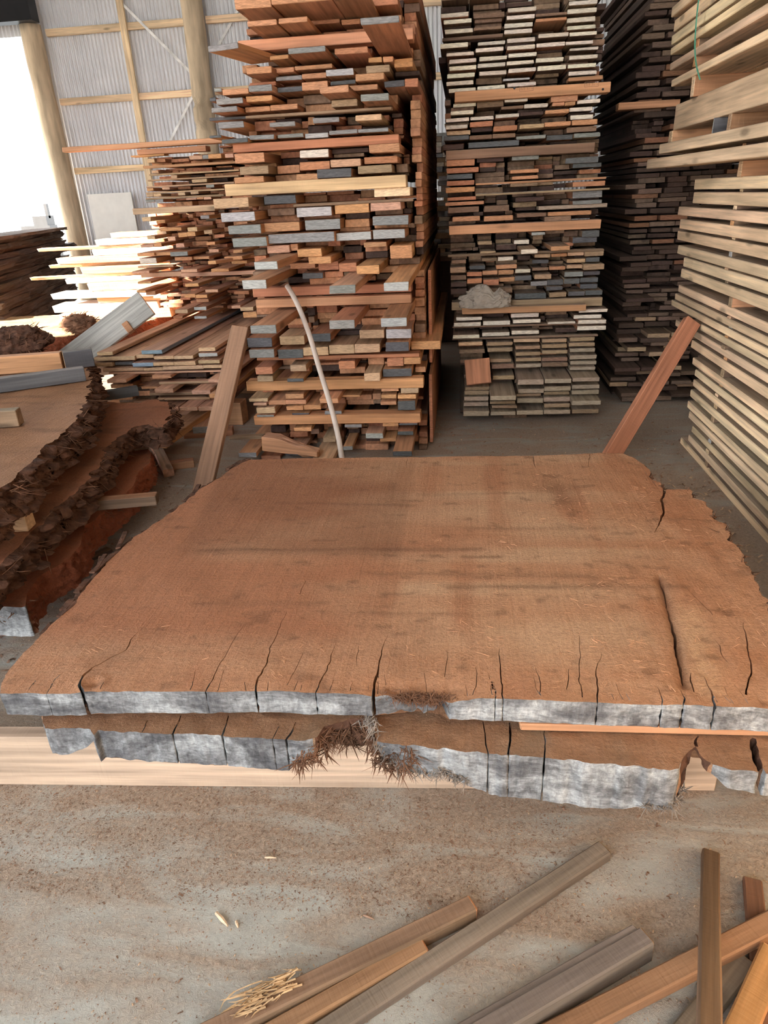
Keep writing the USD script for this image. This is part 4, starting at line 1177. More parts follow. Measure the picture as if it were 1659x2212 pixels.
BX, BZ = zip(*[(at_y(x, y, 1.38)[0], at_y(x, y, 1.385)[2]) for x, y in ((80, 1606), (100, 1628), (140, 1636), (180, 1622), (198, 1604), (206, 1618), (215, 1640), (400, 1652), (560, 1660), (625, 1664), (640, 1645), (680, 1628), (700, 1630), (760, 1625), (800, 1600), (830, 1640), (870, 1662), (930, 1672), (960, 1664), (1010, 1684), (1060, 1704), (1180, 1712), (1300, 1720), (1380, 1712), (1470, 1718), (1500, 1630), (1560, 1672), (1659, 1688), (1800, 1690))])
def low_under(P): return np.where(P[:, 1] < 1.47, np.interp(P[:, 0], BX, BZ), np.maximum(ZL0, .206)) + 0
def low_tone(V):
    P = V[:, :2]; q = np.c_[P, V[:, 2] * 0]; c = np.array([.30, .165, .095]) * (.75 + .5 * fbm(q * 6, 4, 91))[:, None]; w = np.clip((fbm(q * [10, 3, 1], 3, 17) - .5) * 3, 0, 1)[:, None]; return c * (1 - w) + np.array([.25, .165, .105]) * w
t2 = thing('live_edge_slab', 'second live-edge slab lying under the wide one, with a ragged split in its grey front end', 'wood slab')
fm2 = lambda P: (P[:, 1] < 1.44) & ~((P[:, 0] > -.44) & (P[:, 0] < -.16) & (P[:, 1] > 1.392)) & ~((P[:, 0] > .52) & (P[:, 1] > 1.36))
body, tn, fr, bk = slab_mesh(lowp, ZL0, ZL1, .0125, lambda P: (fbm(np.c_[P, P[:, 0] * 0] * 26, 4, 6) - .5) * .010, low_tone, low_under, 6, fm2, lambda P: ~fm2(P), (.005, .016), 7)
prim(body, 'slab_body', 'slab_wood', t2, True, None, dict(tone=tn)); tag(prim(fr, 'end_grain', 'end_grain', t2, True), 'weathered grey sawn front end'); tag(prim(bk, 'bark_edge', 'bark', t2, True), 'dark bark inside the split')
ring = np.array(lowp.exterior.coords); m = (ring[:, 1] < 1.5) & (ring[:, 0] > -.45) & (ring[:, 0] < -.12); ps = np.c_[ring[m], np.full(m.sum(), .285)]; ps[:, 2] -= RS.rand(len(ps)) * .07
tag(prim(strands(ps, np.tile([0.1, -1.0], (len(ps), 1)), 700, (.012, .045), (.0008, .0022), 14, .9, 1.1), 'bark_fibres', 'fibre', t2), 'hanging shreds of bark in the split', kind='stuff')
m = (ring[:, 1] < 1.5) & (((ring[:, 0] > -.27) & (ring[:, 0] < .02)) | ((ring[:, 0] > .45) & (ring[:, 0] < .56))); ps = np.c_[ring[m], np.interp(ring[m][:, 0], BX, BZ) + .012]
tag(prim(strands(ps, np.tile([0, -.7], (len(ps), 1)), 420, (.008, .03), (.0008, .0022), 15, .8, .7), 'torn_fibres', 'bark_grey', t2), 'frayed grey fibres under the front end', kind='stuff')
# ---- what they lie on
beam_between((-1.75, 1.475, 0), (.722, 1.592, 0), .05, .19, face=(.57, .43, .325), end=(.5, .36, .25), top=(.57, .43, .325), name='bearer', label='long pale plank on edge on the floor carrying the slabs, at the front', cat='bearer', v=.04)
beam_between((-1.2, 2.85, 0), (.95, 2.85, 0), .10, .203, face='b', name='bearer', label='brown bearer on the floor under the rear of the slabs', cat='bearer')
beam_between((.15, 1.46, ZL1 + .006), (1.12, 1.475, ZL1 + .006), .028, .022, face='b', name='sticker', label='thin reddish sticker between the two slabs, front right', cat='sticker')
beam_between((-1.1, 1.62, ZL1 + .006), (-.3, 1.62, ZL1 + .006), .03, .022, face='b', name='sticker', label='thin sticker in the dark slot between the two slabs, left', cat='sticker')
beam_between((-.85, 2.9, ZL1 + .006), (.85, 2.9, ZL1 + .006), .03, .022, face='b', name='sticker', label='thin sticker between the two slabs, at the rear', cat='sticker')
# ---------------------------------------------------------------- pile of bark-edged slabs, left foreground
def pile_slab(label, z0, z1, edge, back, seed, bark=.03, fib=(420, .02, .09), tonec=(.40, .17, .085), front=None, side='bark', flare=0.0):
    pts = on(z1, *edge); O = np.vstack([pts, back]); P0 = Polygon(O).buffer(0); O = np.array(P0.exterior.coords)[:-1]; dd = densify(O, .008); j = np.arange(len(dd)); line = LineString(pts)
    near = np.exp(-(shapely.distance(line, shapely.points(dd)) / .03) ** 2); c = dd.mean(0); nr = dd - c; nr /= np.linalg.norm(nr, axis=1)[:, None]
    dd = dd + nr * ((fbm(np.c_[dd * 14, j * 0], 4, seed) - .5) * 2 * bark * near)[:, None]; P = Polygon(dd).buffer(0); P = max(P.geoms, key=lambda g: g.area) if P.geom_type != 'Polygon' else P
    ff = (lambda Q: np.zeros(len(Q), bool)) if front is None else front
    def tone(V):
        q = np.c_[V[:, :2], V[:, 2] * 0]; c = np.array(tonec) * (.78 + .44 * fbm(q * [9, 2.5, 1], 4, seed + 3))[:, None]; k = np.clip((fbm(q * [3, 20, 1], 3, seed + 8) - .6) * 3, 0, .5)[:, None]; return c * (1 - k) + np.array([.16, .08, .045]) * k
    t = thing('bark_edged_slab', label, 'wood slab')
    body, tn, fr, bk = slab_mesh(P, z0, z1, .03, lambda Q: (fbm(np.c_[Q, Q[:, 0] * 0] * 11, 4, seed) - .5) * .012, tone, None, 14, ff, lambda Q: ~ff(Q), (.006, bark * 1.5), seed, flare)
    prim(body, 'slab_body', 'slab_wood', t, True, None, dict(tone=tn))
    if len(fr[1]): tag(prim(fr, 'end_grain', 'end_grain', t, True), 'weathered grey sawn end')
    if side == 'wood': prim(bk, 'sawn_edge', 'slab_wood', t, True, None, dict(tone=np.tile(np.array([.30, .085, .04]), (len(bk[0]), 1)) * (.7 + .6 * fbm(bk[0] * [8, 8, 30], 4, seed))[:, None]))
    else: tag(prim(bk, 'bark_edge', 'bark', t, True), 'thick dark ragged bark edge')
    if fib:
        ln = densify(np.vstack([pts, pts[-1:]]), .01); ln = ln[shapely.distance(line, shapely.points(ln)) < .01]; g = np.gradient(ln, axis=0); n = np.c_[g[:, 1], -g[:, 0]] / (np.linalg.norm(g, axis=1)[:, None] + 1e-9)
        if ((ln - c) * n).sum() < 0: n = -n
        ps = np.c_[ln, np.full(len(ln), z1)]; ps[:, 2] -= RS.rand(len(ps)) * (z1 - z0); ps[:, :2] += n * RS.uniform(-.01, bark * .8, len(ps))[:, None]
        tag(prim(strands(ps, n, fib[0], fib[1:], (.0008, .0024), seed, 1.0, .8), 'bark_fibres', 'fibre', t), 'torn shreds of bark', kind='stuff')
    return t
B1 = [[-3.0, 3.9], [-3.0, 2.27]]
pile_slab('lowest reddish slab of the left foreground pile, with a grey front end at the frame edge', .10, .235, [(-60, 1306), (0, 1311), (54, 1311), (58, 1280), (85, 1246), (110, 1231), (150, 1206), (172, 1180), (182, 1135), (205, 1122), (240, 1092), (285, 1052), (300, 1022), (322, 1002), (328, 980), (312, 962)], [[-2.2, 4.15], [-3.0, 3.9]], 31, .016, (130, .012, .05), (.33, .11, .052), lambda Q: (Q[:, 1] < at_z(54, 1311, .235)[1] + .02) & (Q[:, 0] < at_z(56, 1311, .235)[0] + .02), 'wood', .012)
pile_slab('middle slab of the left foreground pile, ending in a spiky bark tip', .29, .405, [(-80, 1290), (0, 1218), (30, 1186), (70, 1150), (110, 1108), (140, 1080), (168, 1058), (214, 1010), (232, 962), (290, 922), (322, 915), (345, 925), (372, 890), (362, 872), (322, 862), (300, 872), (270, 872)], [[-2.6, 4.5], [-3.0, 3.9], [-3.0, 2.0]], 32, .045, (260, .02, .08), (.33, .135, .07), None, 'bark', .03)
pile_slab('topmost broad slab of the left foreground pile with ragged dark bark along its right edge', .475, .60, [(-80, 1130), (0, 1062), (30, 1035), (62, 1000), (105, 960), (150, 922), (172, 892), (184, 868), (192, 838), (196, 812), (188, 786), (180, 772)], [[-3.4, 5.1], [-3.4, 2.2]], 33, .05, (260, .025, .09), (.36, .19, .105), None, 'bark', .05)
# cracks and stickers on top of the pile
def px_batten(p, q, z, w, t, **kw):
    a, b = at_z(*p, z), at_z(*q, z); return beam_between(a, b, w, t, **kw)
PB = dict(cat='sticker', name='sticker')
px_batten((-40, 852), (186, 820), .607, .07, .085, face='d', end='d', top='g', label='dark grey square sticker lying on the top slab of the left pile', **PB)
px_batten((-60, 925), (47, 917), .607, .07, .085, face='q', end='q', top='s', label='short tan block at the left frame edge, on the left pile top slab', **PB)
px_batten((-60, 812), (140, 797), .607, .08, .12, face='b', end='b', top='p', label='reddish sticker at the rear of the left pile top slab', **PB)
px_batten((142, 797), (205, 789), .607, .08, .12, face='d', end='q', top='g', label='grey wet-looking end piece behind the left pile, in line with the reddish sticker', **PB)
px_batten((205, 868), (300, 853), .408, .06, .065, face='d', end='d', top='d', label='dark square sticker sticking out under the top slab, left pile', **PB)
px_batten((-60, 1145), (70, 1140), .408, .07, .068, face='t', end='o', top='p', label='pale block with orange end at the left frame edge between the pile slabs', **PB)
px_batten((120, 1106), (342, 1087), .236, .06, .052, face='e', end='b', top='b', label='brown sticker jutting right from under the middle slab of the left pile', **PB)
px_batten((222, 980), (322, 968), .236, .05, .052, face='e', end='b', top='b', label='brown sticker end under the spiky tip of the left pile', **PB)
for k, (p, q) in enumerate((((-2.9, 2.6), (-1.95, 2.6)), ((-2.9, 3.5), (-2.0, 3.5)))):
    beam_between((*p, 0), (*q, 0), .1, .1, face='e', name='bearer', label=f"brown bearer on the floor under the left pile, {'front' if k == 0 else 'rear'} one", cat='bearer')
beam_between((-2.95, 3.0, .406), (-2.15, 3.0, .406), .08, .069, face='e', label='brown sticker deep between the middle and top slabs, left pile', **PB)
# chunks of bark at the back of the pile
def lump(name, label, c, r, seed, mat='bark', cat='bark chunk', amp=.5, fib=0, squash=(1, 1, 1)):
    m = trimesh.creation.icosphere(4, 1.0); v = m.vertices * (1 + amp * (fbm(m.vertices * 2.2 + seed, 4, seed) - .5)[:, None] * 2 * .8) * r * np.array(squash); v += (fbm(m.vertices * 9, 4, seed + 1)[:, None] - .5) * r * .25
    v[:, 2] = v[:, 2] - v[:, 2].min()
    t = thing(name, label, cat, c); prim((v, m.faces), 'core', mat, t, True)
    if fib: i = RS.randint(0, len(v), fib); prim(strands(v[i], m.vertices[i][:, :2], fib, (.02, .08), (.0015, .0035), seed, .4, .7), 'bark_fibres', 'fibre', t).SetCustomDataByKey('kind', 'stuff')
    return t
a = at_z(30, 790, .607); lump('bark_chunk', 'big dark shaggy bark chunk on the rear of the left pile, at the frame edge', (a[0] - .10, a[1] + .25, .607), .20, 41, fib=160, squash=(1.2, .8, .55))
a = at_z(100, 747, .607); lump('bark_chunk', 'small reddish fibrous bark tangle behind the left pile', (a[0], 6.0, .60), .12, 42, 'fibre', fib=160, squash=(1.2, .7, .7))
pile_slab('rear slab behind the left pile with a sunlit top and red torn edge', .60 - .16, .60, [(60, 737), (150, 726), (230, 712), (300, 700), (330, 690)], [[-2.9, 7.4], [-5.0, 7.2], [-5.2, 6.3]], 35, .02, (200, .02, .07), (.60, .42, .24), None, 'wood')
for k, (x, y) in enumerate(((-4.6, 6.5), (-3.2, 6.9))): beam_between((x, y - .1, 0), (x + .05, y + .6, 0), .15, .44, face='e', name='bearer', label=f"stout brown block under the rear sunlit slab, {'left' if k == 0 else 'right'} one", cat='bearer')

# ---------------------------------------------------------------- sunlit flitches beside the messy pile
zz = .605; FL = [(x_ + .42, y_, L_ * .8, w_, t_, c_) for x_, y_, L_, w_, t_, c_ in [(-4.35, 6.62, 1.35, .30, .085, 'p'), (-4.45, 6.70, 1.3, .34, .07, 'w'), (-4.0, 6.75, 1.0, .30, .06, 't'), (-4.42, 6.66, 1.40, .30, .055, 'w'), (-4.05, 6.72, 1.05, .34, .08, 'b'), (-4.25, 6.7, 1.25, .3, .045, 'w'), (-4.6, 6.68, 1.5, .10, .03, 't'), (-4.1, 6.75, 1.1, .34, .07, 'b'), (-4.4, 6.72, 1.35, .1, .03, 't'), (-4.3, 6.7, 1.2, .3, .06, 'p'), (-3.95, 6.76, 1.0, .32, .06, 'w'), (-4.5, 6.75, 1.3, .12, .03, 't'), (-3.9, 6.75, .9, .3, .055, 'w'), (-3.75, 6.78, .8, .28, .05, 'p')]]
for k, (x, y, L, w, th, c) in enumerate(FL):
    t_ = math.radians(U(-4, 14)); ax = np.array([math.cos(t_), math.sin(t_), 0]); ay = np.array([-ax[1], ax[0], 0])
    v, f = bevel_box(L, w, th, .004); v = trimesh.Trimesh(v, f, process=False).subdivide().subdivide(); q = v.vertices.copy(); q[:, 1] += np.where(q[:, 1] < w * .5, 1, -1) * np.clip((th - q[:, 2]) / th, 0, 1) * .03 + (fbm(q * [7, 1, 1] + k, 3, k) - .5) * .03
    cc = tint(c); tag(prim((q, v.faces), 'waney_board', 'timber', None, False, frame((x, y, zz), ax, ay, (0, 0, 1)), dict(tone=cc, end=tint('w'), top=cc * 1.1)), f"sunlit waney-edged {'lath' if w < .15 else 'board'}, {ORD[k]} up in the sunlit pile behind the left foreground slabs", 'board'); zz += th + .001
# far-left pile of long dark slabs running away from the viewer
zz = .0; k = 0; AX = N3([-.30, .95, 0]); AY = np.array([-AX[1], AX[0], 0])
while zz < 1.36:
    th = U(.035, .075); L = 4.0 + U(-.3, .25); o = np.array([-4.78 + U(-.06, .06), 6.95 + U(-.1, .1), zz])
    v, f = bevel_box(L, .5, th, .004); m = trimesh.Trimesh(v, f, process=False)
    for _ in range(4): m = m.subdivide()
    q = m.vertices.copy(); s_ = np.where(q[:, 1] < .25, 1, -1); q[:, 1] += (fbm(np.c_[q[:, 0] * 3.1, s_ * 3 + k, q[:, 2] * 12], 4, k) - .5) * .14 * (np.abs(q[:, 1] - .25) > .15)
    cc = tint(RS.choice(list('EEekE'))); tag(prim((q, m.faces), 'waney_slab', 'timber', None, False, frame(o, AX, AY, (0, 0, 1)), dict(tone=cc, end=cc, top=cc * 1.1)), f"long dark waney slab, {ORD[k] if k < 20 else str(k + 1) + 'th'} up in the far-left pile by the doorway", 'board'); zz += th; k += 1
    if zz < 1.36 and RS.rand() < .75:
        for e in (.5, 2.2, 3.8): pass
# things outside the doorway
a = at_y(92, 497, 20); tag(prim(merge([box(a[0] - .5, a[0] + .35, 19.8, 20.2, -.16, a[2] + .12), box(a[0] - .1, a[0] + .3, 19.8, 20.2, a[2] + .12, a[2] + .36), box(a[0] + .22, a[0] + .3, 19.95, 20.05, a[2] + .3, a[2] + .66)]), 'machine', 'black_steel'), 'small dark machine standing outside in the glare beyond the doorway', 'machine')

# ---------------------------------------------------------------- wide grey plank and loose pieces at the low left stack
t_ = 5.45 / ray(302, 633)[1]; A, Bq, Cq = (EYE + t_ * ray(*p) for p in ((302, 633), (334, 681), (150, 746)))
Lx = N3(Cq - A); Wy = (Bq - A) - Lx * ((Bq - A) @ Lx); w_ = np.linalg.norm(Wy)
board(A, Lx, Wy, np.linalg.norm(Cq - A) + .12, w_, .035, 'l', 'b', 'l', 'wide_plank', 'wide smooth blue-grey plank lying tilted behind the low left stack', 'plank', None, .003, .05)
a = EYE + (t_ - .06) * ray(262, 700); board(a, Lx * -1, Wy, .05, .09, .05, 'b', 'b', 'b', 'wood_block', 'small brown block against the wide blue-grey plank', 'wood block')
LO = dict(name='offcut', cat='offcut')
px_batten((333, 962), (366, 1030), .0, .07, .055, face='p', end='b', top='w', label='pale short offcut on the floor, upper one of the pair by the left pile', **LO)
px_batten((310, 978), (331, 1032), .0, .05, .03, face='p', end='b', top='w', label='thin pale offcut on the floor, left of its thicker neighbour by the left pile', **LO)
beam_between(at_z(345, 985, .0) + [0, 0, .06], at_y(445, 893, 5.08) + [0, 0, 0], .14, .05, face='o', end='o', top='p', label='long orange board sloping up from the floor under the low left stack', **LO)
beam_between(at_z(330, 930, .0) + [0.02, 0, .13], at_y(418, 890, 5.08), .14, .04, face='p', end='o', top='p', label='pale pinkish board sloping up left of the long orange one', **LO)
px_batten((370, 1013), (420, 1006), .0, .07, .05, face='b', end='b', top='p', label='short brown offcut on the floor right of the pale pair', **LO)
px_batten((435, 936), (470, 880), .06, .12, .05, face='b', end='g', top='p', label='grey-ended board low under the right of the low left stack', **LO)
px_batten((400, 945), (505, 938), .0, .08, .06, face='r', end='r', top='p', label='dark reddish bearer on the floor right of the orange board', **LO)
# leaning planks
a, b = at_z(441, 1075, 0.0), at_y(523, 722, 4.36); b_ = b; LN = dict(name='leaning_plank', cat='plank')
d_ = N3(b - a); side = N3(np.cross(d_, [0, -1, .35])); side = side if side[0] < 0 else -side
board(a + np.array([.05, 0, 0]), d_, side, np.linalg.norm(b - a) + .02, .11, .055, (.33, .19, .12), 'b', 'b', label='rough brown plank leaning against the left side of the centre stack', bev=.004, **LN)
b = at_x(1492, 705, 1.40); p1 = at_y(1330, 975, 4.15); a = b + (p1 - b) * ((b[2]) / (b[2] - p1[2])); d_ = N3(b - a); side = N3(np.cross(d_, [.25, -1, .3])); side = side if side[0] < 0 else -side
board(a + np.array([.03, 0, 0]), d_, side, np.linalg.norm(b - a), .10, .055, 'r', 'r', 'r', label='rough reddish plank leaning against the yellow stack on the right', bev=.004, **LN)
# pale bent pipe
pp = [at_y(620, 617, 4.28), at_y(640, 652, 4.22), at_y(668, 722, 4.13), at_y(688, 790, 4.02), at_y(706, 848, 3.9), at_y(722, 905, 3.78), at_y(733, 955, 3.66)]; e = at_y(740, 1000, 3.58); pp.append(e); pp.append(e + (e - pp[-2]) / (pp[-2][2] - e[2]) * (e[2] - .004))
sp = spline(np.array(pp), 6); tag(prim(tube(sp, .0155, 14), 'bent_pipe', 'pipe', None, True), 'long pale bent pipe leaning on the front of the centre stack', 'pipe')
# splintered board and thin lath at the foot of the centre stack
o6 = lambda x, y: (420 + x / S2, 500 + y / S2)
a, b = at_y(*o6(440, 1345), 4.28), at_y(*o6(790, 1382), 4.22); v, f = bevel_box(np.linalg.norm(b - a), .10, .10, .004); m = trimesh.Trimesh(v, f, process=False)
for _ in range(3): m = m.subdivide()
q = m.vertices.copy(); L_ = q[:, 0].max(); k_ = np.clip((q[:, 0] / L_ - .25) / .75, 0, 1); q[:, 2] = q[:, 2] * (1 - .72 * k_) + (noise(q * [14, 60, 60], 3) - .5) * .05 * k_; q[:, 1] = q[:, 1] * (1 - .4 * k_)
ax = N3(b - a); ay = N3(np.cross([0, 0, 1], ax)); tag(prim((q, m.faces), 'broken_board', 'timber', None, False, frame(a - np.array([0, .05, .05]), ax, ay, np.cross(ax, ay)), dict(tone=np.array(TONE['b']), end=np.array(TONE['o']), top=np.array(TONE['p']))), 'short splintered brown board lying before the foot of the centre stack', 'board')
beam_between(at_y(*o6(235, 1328), 4.34), at_y(*o6(450, 1320), 4.30), .05, .022, face='q', end='q', label='thin grey lath sticking out left at the foot of the centre stack', name='lath', cat='lath')
# tall reddish boards on edge along the right flank of the centre stack
for k, (zt0, zt1, yy) in enumerate(((.02, .50, 4.62), (.55, 1.15, 4.75))):
    board((-.205 + k * .0, yy, zt0), (0, 1, 0), (-1, 0, 0), 2.0, .022, zt1 - zt0, 'r', 'r', 'b', 'side_board', f"wide reddish board on edge against the right flank of the centre stack, {'lower' if k == 0 else 'upper'} one", 'board')
# red board end and cloth on the pale-ended stack
o7 = lambda x, y: (860 + x / S7, 500 + y / S7)
a = at_y(*o7(455, 1020), 5.0); b = at_y(*o7(620, 1015), 5.0); c_ = at_y(*o7(440, 855), 5.07); board(a, N3(c_ - a), b - a, np.linalg.norm(c_ - a), np.linalg.norm(b - a), .03, 'r', 'r', 'r', 'short_board', 'short dark red board leaning upright on the left front of the pale-ended stack', 'board')
m = trimesh.creation.icosphere(5, 1.0); v = m.vertices.copy(); a = at_y(*o7(585, 500), 5.06); n_ = fbm(v * 1.7 + 3, 4, 77); v = v * (.75 + .6 * n_)[:, None]; v += ((1 - 2 * np.abs(fbm(v * 2.6, 3, 78) - .5)) ** 6)[:, None] * m.vertices * .18; v *= [.145, .07, .10]; v[:, 2] = np.maximum(v[:, 2], -.035) + .035
v[:, 2] *= 1 - .35 * np.exp(-((v[:, 0] - .05) / .03) ** 2)
tag(prim((v, m.faces), 'cloth_bundle', 'cloth', None, True, Gf.Matrix4d().SetTranslate(Gf.Vec3d(float(a[0]), 5.055, float(D2_LEDGE)))), 'crumpled grey cloth lying on the ledge of the pale-ended stack', 'cloth')
# green packing strap on the yellow stack
sx = [at_x(1400 + x / 5.529, y / 5.529, min(XR + r_[4] for r_ in rows if r_[1] > 1.85) - .016) for x, y in ((625, -60), (607, 60), (590, 220), (576, 400), (570, 560), (578, 700), (592, 800), (612, 880), (633, 952))]; sp = spline(np.array(sx), 6); v = np.vstack([sp + [-.006, 0.010, 0], sp + [-.006, -.010, 0], sp + [-.004, -.010, 0], sp + [-.004, .010, 0]]); n_ = len(sp); f = []
for j in range(n_ - 1):
    for c in range(4): A_, B_ = c * n_ + j, ((c + 1) % 4) * n_ + j; f += [[A_, A_ + 1, B_ + 1], [A_, B_ + 1, B_]]
tag(prim((v, np.array(f)), 'packing_strap', 'green_strap'), 'loose green packing strap hanging down the yellow stack, top right', 'strap')

plain('chip_tan', (.50, .34, .19), .85, 0, .3, 30)
# ---------------------------------------------------------------- battens on the floor in front
FB = dict(name='batten', cat='batten')
def floor_batten(p, q, w, t, z=(0, 0), **kw):
    a, b = at_z(*p, z[0] + t), at_z(*q, z[1] + t); a, b = a - [0, 0, t], b - [0, 0, t]; return beam_between(a, b, w, t, **{**FB, **kw})
def batten_mesh(L, w, t, seed, rough=.004, broken=0):
    v, f = bevel_box(L, w, t, .004); m = trimesh.Trimesh(v, f, process=False)
    for _ in range(5): m = m.subdivide()
    q = m.vertices.copy(); q += (fbm(q * [6, 40, 40] + seed, 4, seed)[:, None] - .5) * rough
    return q, m.faces
def rough_batten(p, q, w, t, label, face, end=None, top=None, z=(0, 0), seed=1, step=None, v=.06):
    a, b = at_z(*p, z[0] + t), at_z(*q, z[1] + t); a, b = a - [0, 0, t], b - [0, 0, t]; L = np.linalg.norm(b - a); ax = N3(b - a); ay = N3(np.cross([0, 0, 1], ax)); vv = batten_mesh(L, w, t, seed)
    if step:                                              # a rebated section: a lower ledge along one side
        v2 = batten_mesh(L, step[0], step[1], seed + 1); vv = merge([vv, (v2[0] + [0.004, -step[0] + .002, 0] if step[2] < 0 else v2[0] + [.004, w - .002, 0], v2[1])])
    return tag(prim(vv, 'batten', 'timber', None, False, frame(a - ay * w / 2, ax, ay, np.cross(ax, ay)), dict(tone=tint(face, v), end=tint(end or face, v), top=tint(top or face, v))), label, 'batten')
rough_batten((1022, 1948), (390, 2255), .046, .042, 'brown batten with a splintered pale end, left of the floor battens', (.27, .17, .11), 'b', (.28, .18, .115), seed=61)
rough_batten((918, 2036), (520, 2260), .040, .034, 'shorter brown batten lying tight below the splintered one', (.29, .17, .09), 'b', (.29, .17, .09), seed=62)
rough_batten((1308, 1828), (640, 2262), .046, .030, 'long weathered grey batten reaching furthest up the floor', (.20, .155, .12), 'q', (.22, .18, .145), seed=63)
rough_batten((1400, 2018), (930, 2290), .046, .062, 'thick grey rebated timber with a lower ledge, in the middle of the floor battens', (.19, .155, .13), 'q', (.205, .175, .15), seed=64, step=(.020, .052, -1))
rough_batten((1700, 1970), (1130, 2262), .046, .034, 'long brown batten crossing under the upright-looking one at right', (.29, .16, .085), 'b', (.30, .17, .09), z=(.036, .0), seed=65)
rough_batten((1536, 1838), (1534, 2290), .043, .028, 'batten pointing straight away from the viewer, on top of the others', (.20, .12, .075), 'b', (.21, .13, .08), z=(.002, .17), seed=66)
rough_batten((1627, 1895), (1665, 2290), .044, .030, 'dark brown batten at the right edge, under the long crossing one', (.17, .085, .05), 'e', (.17, .085, .05), z=(.0, .0), seed=67)
rough_batten((1676, 2048), (1570, 2290), .056, .030, 'orange-brown batten in the bottom right corner', (.42, .21, .085), 'o', (.42, .21, .085), z=(.034, .034), seed=68)
rough_batten((1612, 2065), (1430, 2290), .052, .030, 'grey-brown batten half hidden under the bottom right cluster', (.24, .19, .14), 'q', (.25, .2, .15), z=(.0, .0), seed=69)
a = at_z(560, 2150, .045); ax = N3(at_z(490, 2185, .045) - at_z(640, 2115, .045)); ps = np.c_[a[0] + ax[0] * RS.uniform(-.07, .05, 200) , a[1] + ax[1] * RS.uniform(-.07, .05, 200), .040 + RS.rand(200) * .006]
ps = np.array([a + ax * u + np.array([-ax[1], ax[0], 0]) * w for u, w in zip(RS.uniform(-.09, .06, 200), RS.uniform(-.022, .022, 200))]); ps[:, 2] = .042
tag(prim(strands(ps, np.tile(ax[:2] * 2.0, (200, 1)), 150, (.012, .04), (.0012, .003), 71, .05, .25), 'splinters', 'chip_tan'), 'pale splinters torn up from the end of the brown floor batten', 'splinters', kind='stuff')
# splinters and shavings on the floor
for k, (p, q, r, c, w) in enumerate((((467, 1972), (492, 2000), .006, 'chip_pale', 'thick pale'), ((572, 1852), (597, 1853), .003, 'chip_pale', 'thin whitish'), ((785, 1977), (808, 1986), .003, 'chip_brown', 'thin brown'), ((510, 1990), (514, 2004), .004, 'chip_pale', 'tiny pale'))):
    a, b = at_z(*p, r), at_z(*q, r); tag(prim(tube([a, (a + b) / 2 + [0, 0, .001], b], [r * .8, r, r * .4], 6), 'splinter', c), f'{w} splinter lying on the open floor left of the battens', 'splinter')
px_batten((170, 1222), (238, 1190), .0, .05, .02, face='k', end='e', top='e', name='bark_strip', cat='bark strip', label='dark strip of bark on the floor between the left pile and the middle slab')
rs = np.random.RandomState(77); parts, parts2 = [], []
def chips(n, box_, size, pale):
    out = parts if pale else parts2
    for _ in range(n):
        x, y = rs.uniform(*box_[:2]), rs.uniform(*box_[2:]); l, w = rs.uniform(*size), rs.uniform(.2, .5); th = rs.uniform(0, 2 * np.pi); d = np.array([np.cos(th), np.sin(th), 0]); e = np.array([-d[1], d[0], 0]) * l * w * .5; h = rs.uniform(.001, .3 * l); p = np.array([x, y, .0005])
        v = np.array([p - d * l / 2 - e, p - d * l / 2 + e, p + e * .9 + [0, 0, h], p - e * .9 + [0, 0, h], p + d * l / 2 - e * .6, p + d * l / 2 + e * .6]); f = np.array([[0, 3, 2], [0, 2, 1], [3, 4, 5], [3, 5, 2], [0, 1, 2], [0, 2, 3], [3, 2, 5], [3, 5, 4]]); out.append((v, f))
chips(1100, (-1.6, 1.3, .75, 1.5), (.002, .009), True); chips(9000, (-1.6, 1.3, .75, 1.55), (.0015, .006), False); chips(7000, (-1.5, .3, 1.12, 1.5), (.0015, .0075), False); chips(160, (-1.6, 1.3, .75, 1.5), (.008, .016), False); chips(700, (-2.2, -1.2, 2.0, 4.2), (.008, .03), False); chips(250, (-2.2, -1.2, 2.0, 4.2), (.006, .02), True); chips(500, (-.2, 1.5, 3.3, 5.1), (.008, .035), False); chips(260, (-.2, 1.5, 3.3, 5.1), (.006, .025), True)
chips(200, (.9, 1.4, 2.6, 4.0), (.01, .05), True)
tag(prim(merge(parts), 'wood_chips', 'chip_pale'), 'pale wood chips scattered over the concrete floor', 'wood chips', kind='stuff'); tag(prim(merge(parts2), 'wood_shavings', 'chip_brown'), 'brown shavings and sawdust crumbs scattered over the concrete floor', 'shavings', kind='stuff')

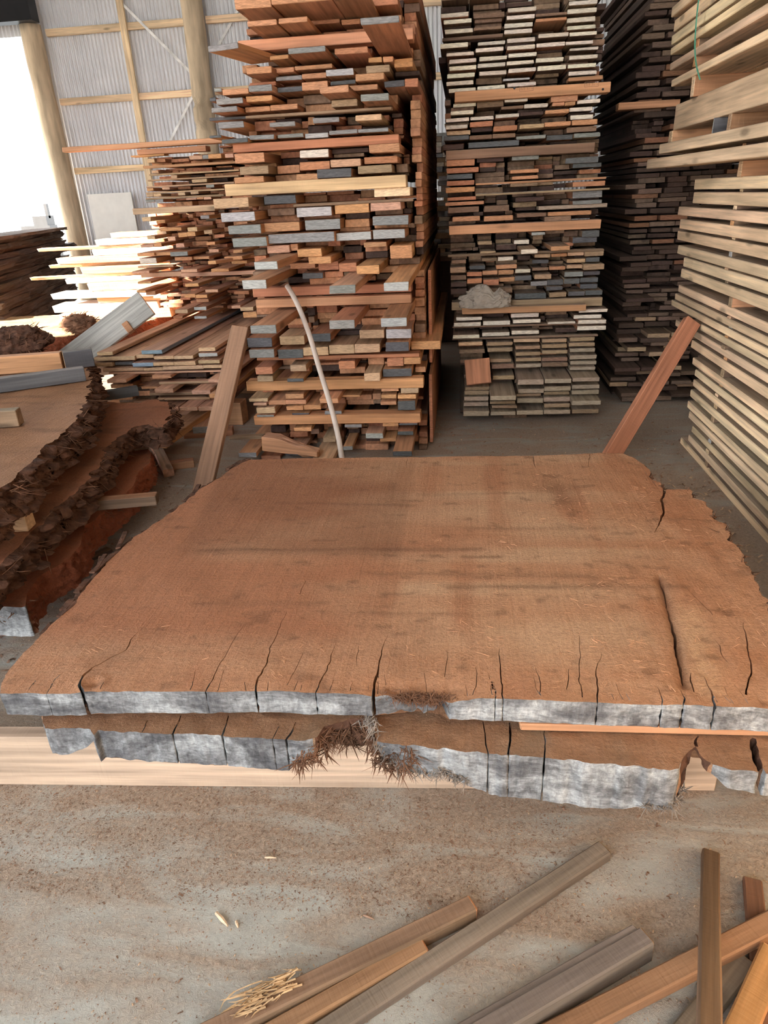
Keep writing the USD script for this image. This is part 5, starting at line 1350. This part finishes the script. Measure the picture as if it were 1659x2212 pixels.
# ---------------------------------------------------------------- marks on the wood
from meshkit import text_mesh
def mark(text, name, label, o, ax, ay, h, mat='ink'):
    az = np.cross(ax, ay); tag(prim(text_mesh(text, h, .0015), name, mat, None, False, frame(o, ax, ay, az)), label, 'mark')
def ruled(name, label, o, ax, ay, w, h, lw=.0022):
    ms = [box(0, w, 0, lw, 0, .001), box(0, w, h - lw, h, 0, .001), box(0, lw, 0, h, 0, .001), box(w - lw, w, 0, h, 0, .001)] + [box(w * k / 9, w * k / 9 + lw, h * .25, h * (.55 + .2 * (k % 2)), 0, .001) for k in (1, 2, 3, 5, 6, 8)]
    tag(prim(merge(ms), name, 'stamp_ink', None, False, frame(o, ax, ay, np.cross(ax, ay))), label, 'mark')
plain('stamp_ink', (.30, .15, .09), .8)
nc = next(d for d in D2.b if d.get('note') == 'nailed crosspiece')
for k, px in enumerate((1122, 1262)):
    a = at_y(px, 205 if k == 0 else 193, 5.15 - nc['p']); ruled('grade_stamp', f"small faint grade stamp on the nailed crosspiece, {'middle' if k == 0 else 'near its right end'}", (a[0], 5.15 - nc['p'] - .0005, nc['z0'] + .035), np.array([1., 0, 0]), np.array([0, 0, 1.]), .085, .028)
for k, (px, dz) in enumerate(((1111, .055), (1300, .065), (1302, .018))):
    a = at_y(px, 195, 5.15 - nc['p']); tag(prim(tube([[a[0], 5.15 - nc['p'] + .002, nc['z0'] + dz], [a[0], 5.15 - nc['p'] - .003, nc['z0'] + dz]], .007, 10), 'nail_head', 'black_steel'), f"dark nail spot in the nailed crosspiece, {('left of its stamp', 'upper right end', 'lower right end')[k]}", 'nail')
TOP = next((d for d in sorted(C.b, key=lambda d: -d['z1']) if d['kind'] == 'end' and d['z0'] > 2.5 and d['u0'] < -1.0 and d['u1'] - d['u0'] > .15), None)
if TOP is not None: mark('2 2', 'pencil_mark', 'dark handwritten 2 2 on the wide plank end at the top left of the centre stack', (TOP['u1'] - .085, C.y0 - TOP['p'] - .003, TOP['z0'] + .008), np.array([1., 0, 0]), np.array([0, 0, 1.]), .022)
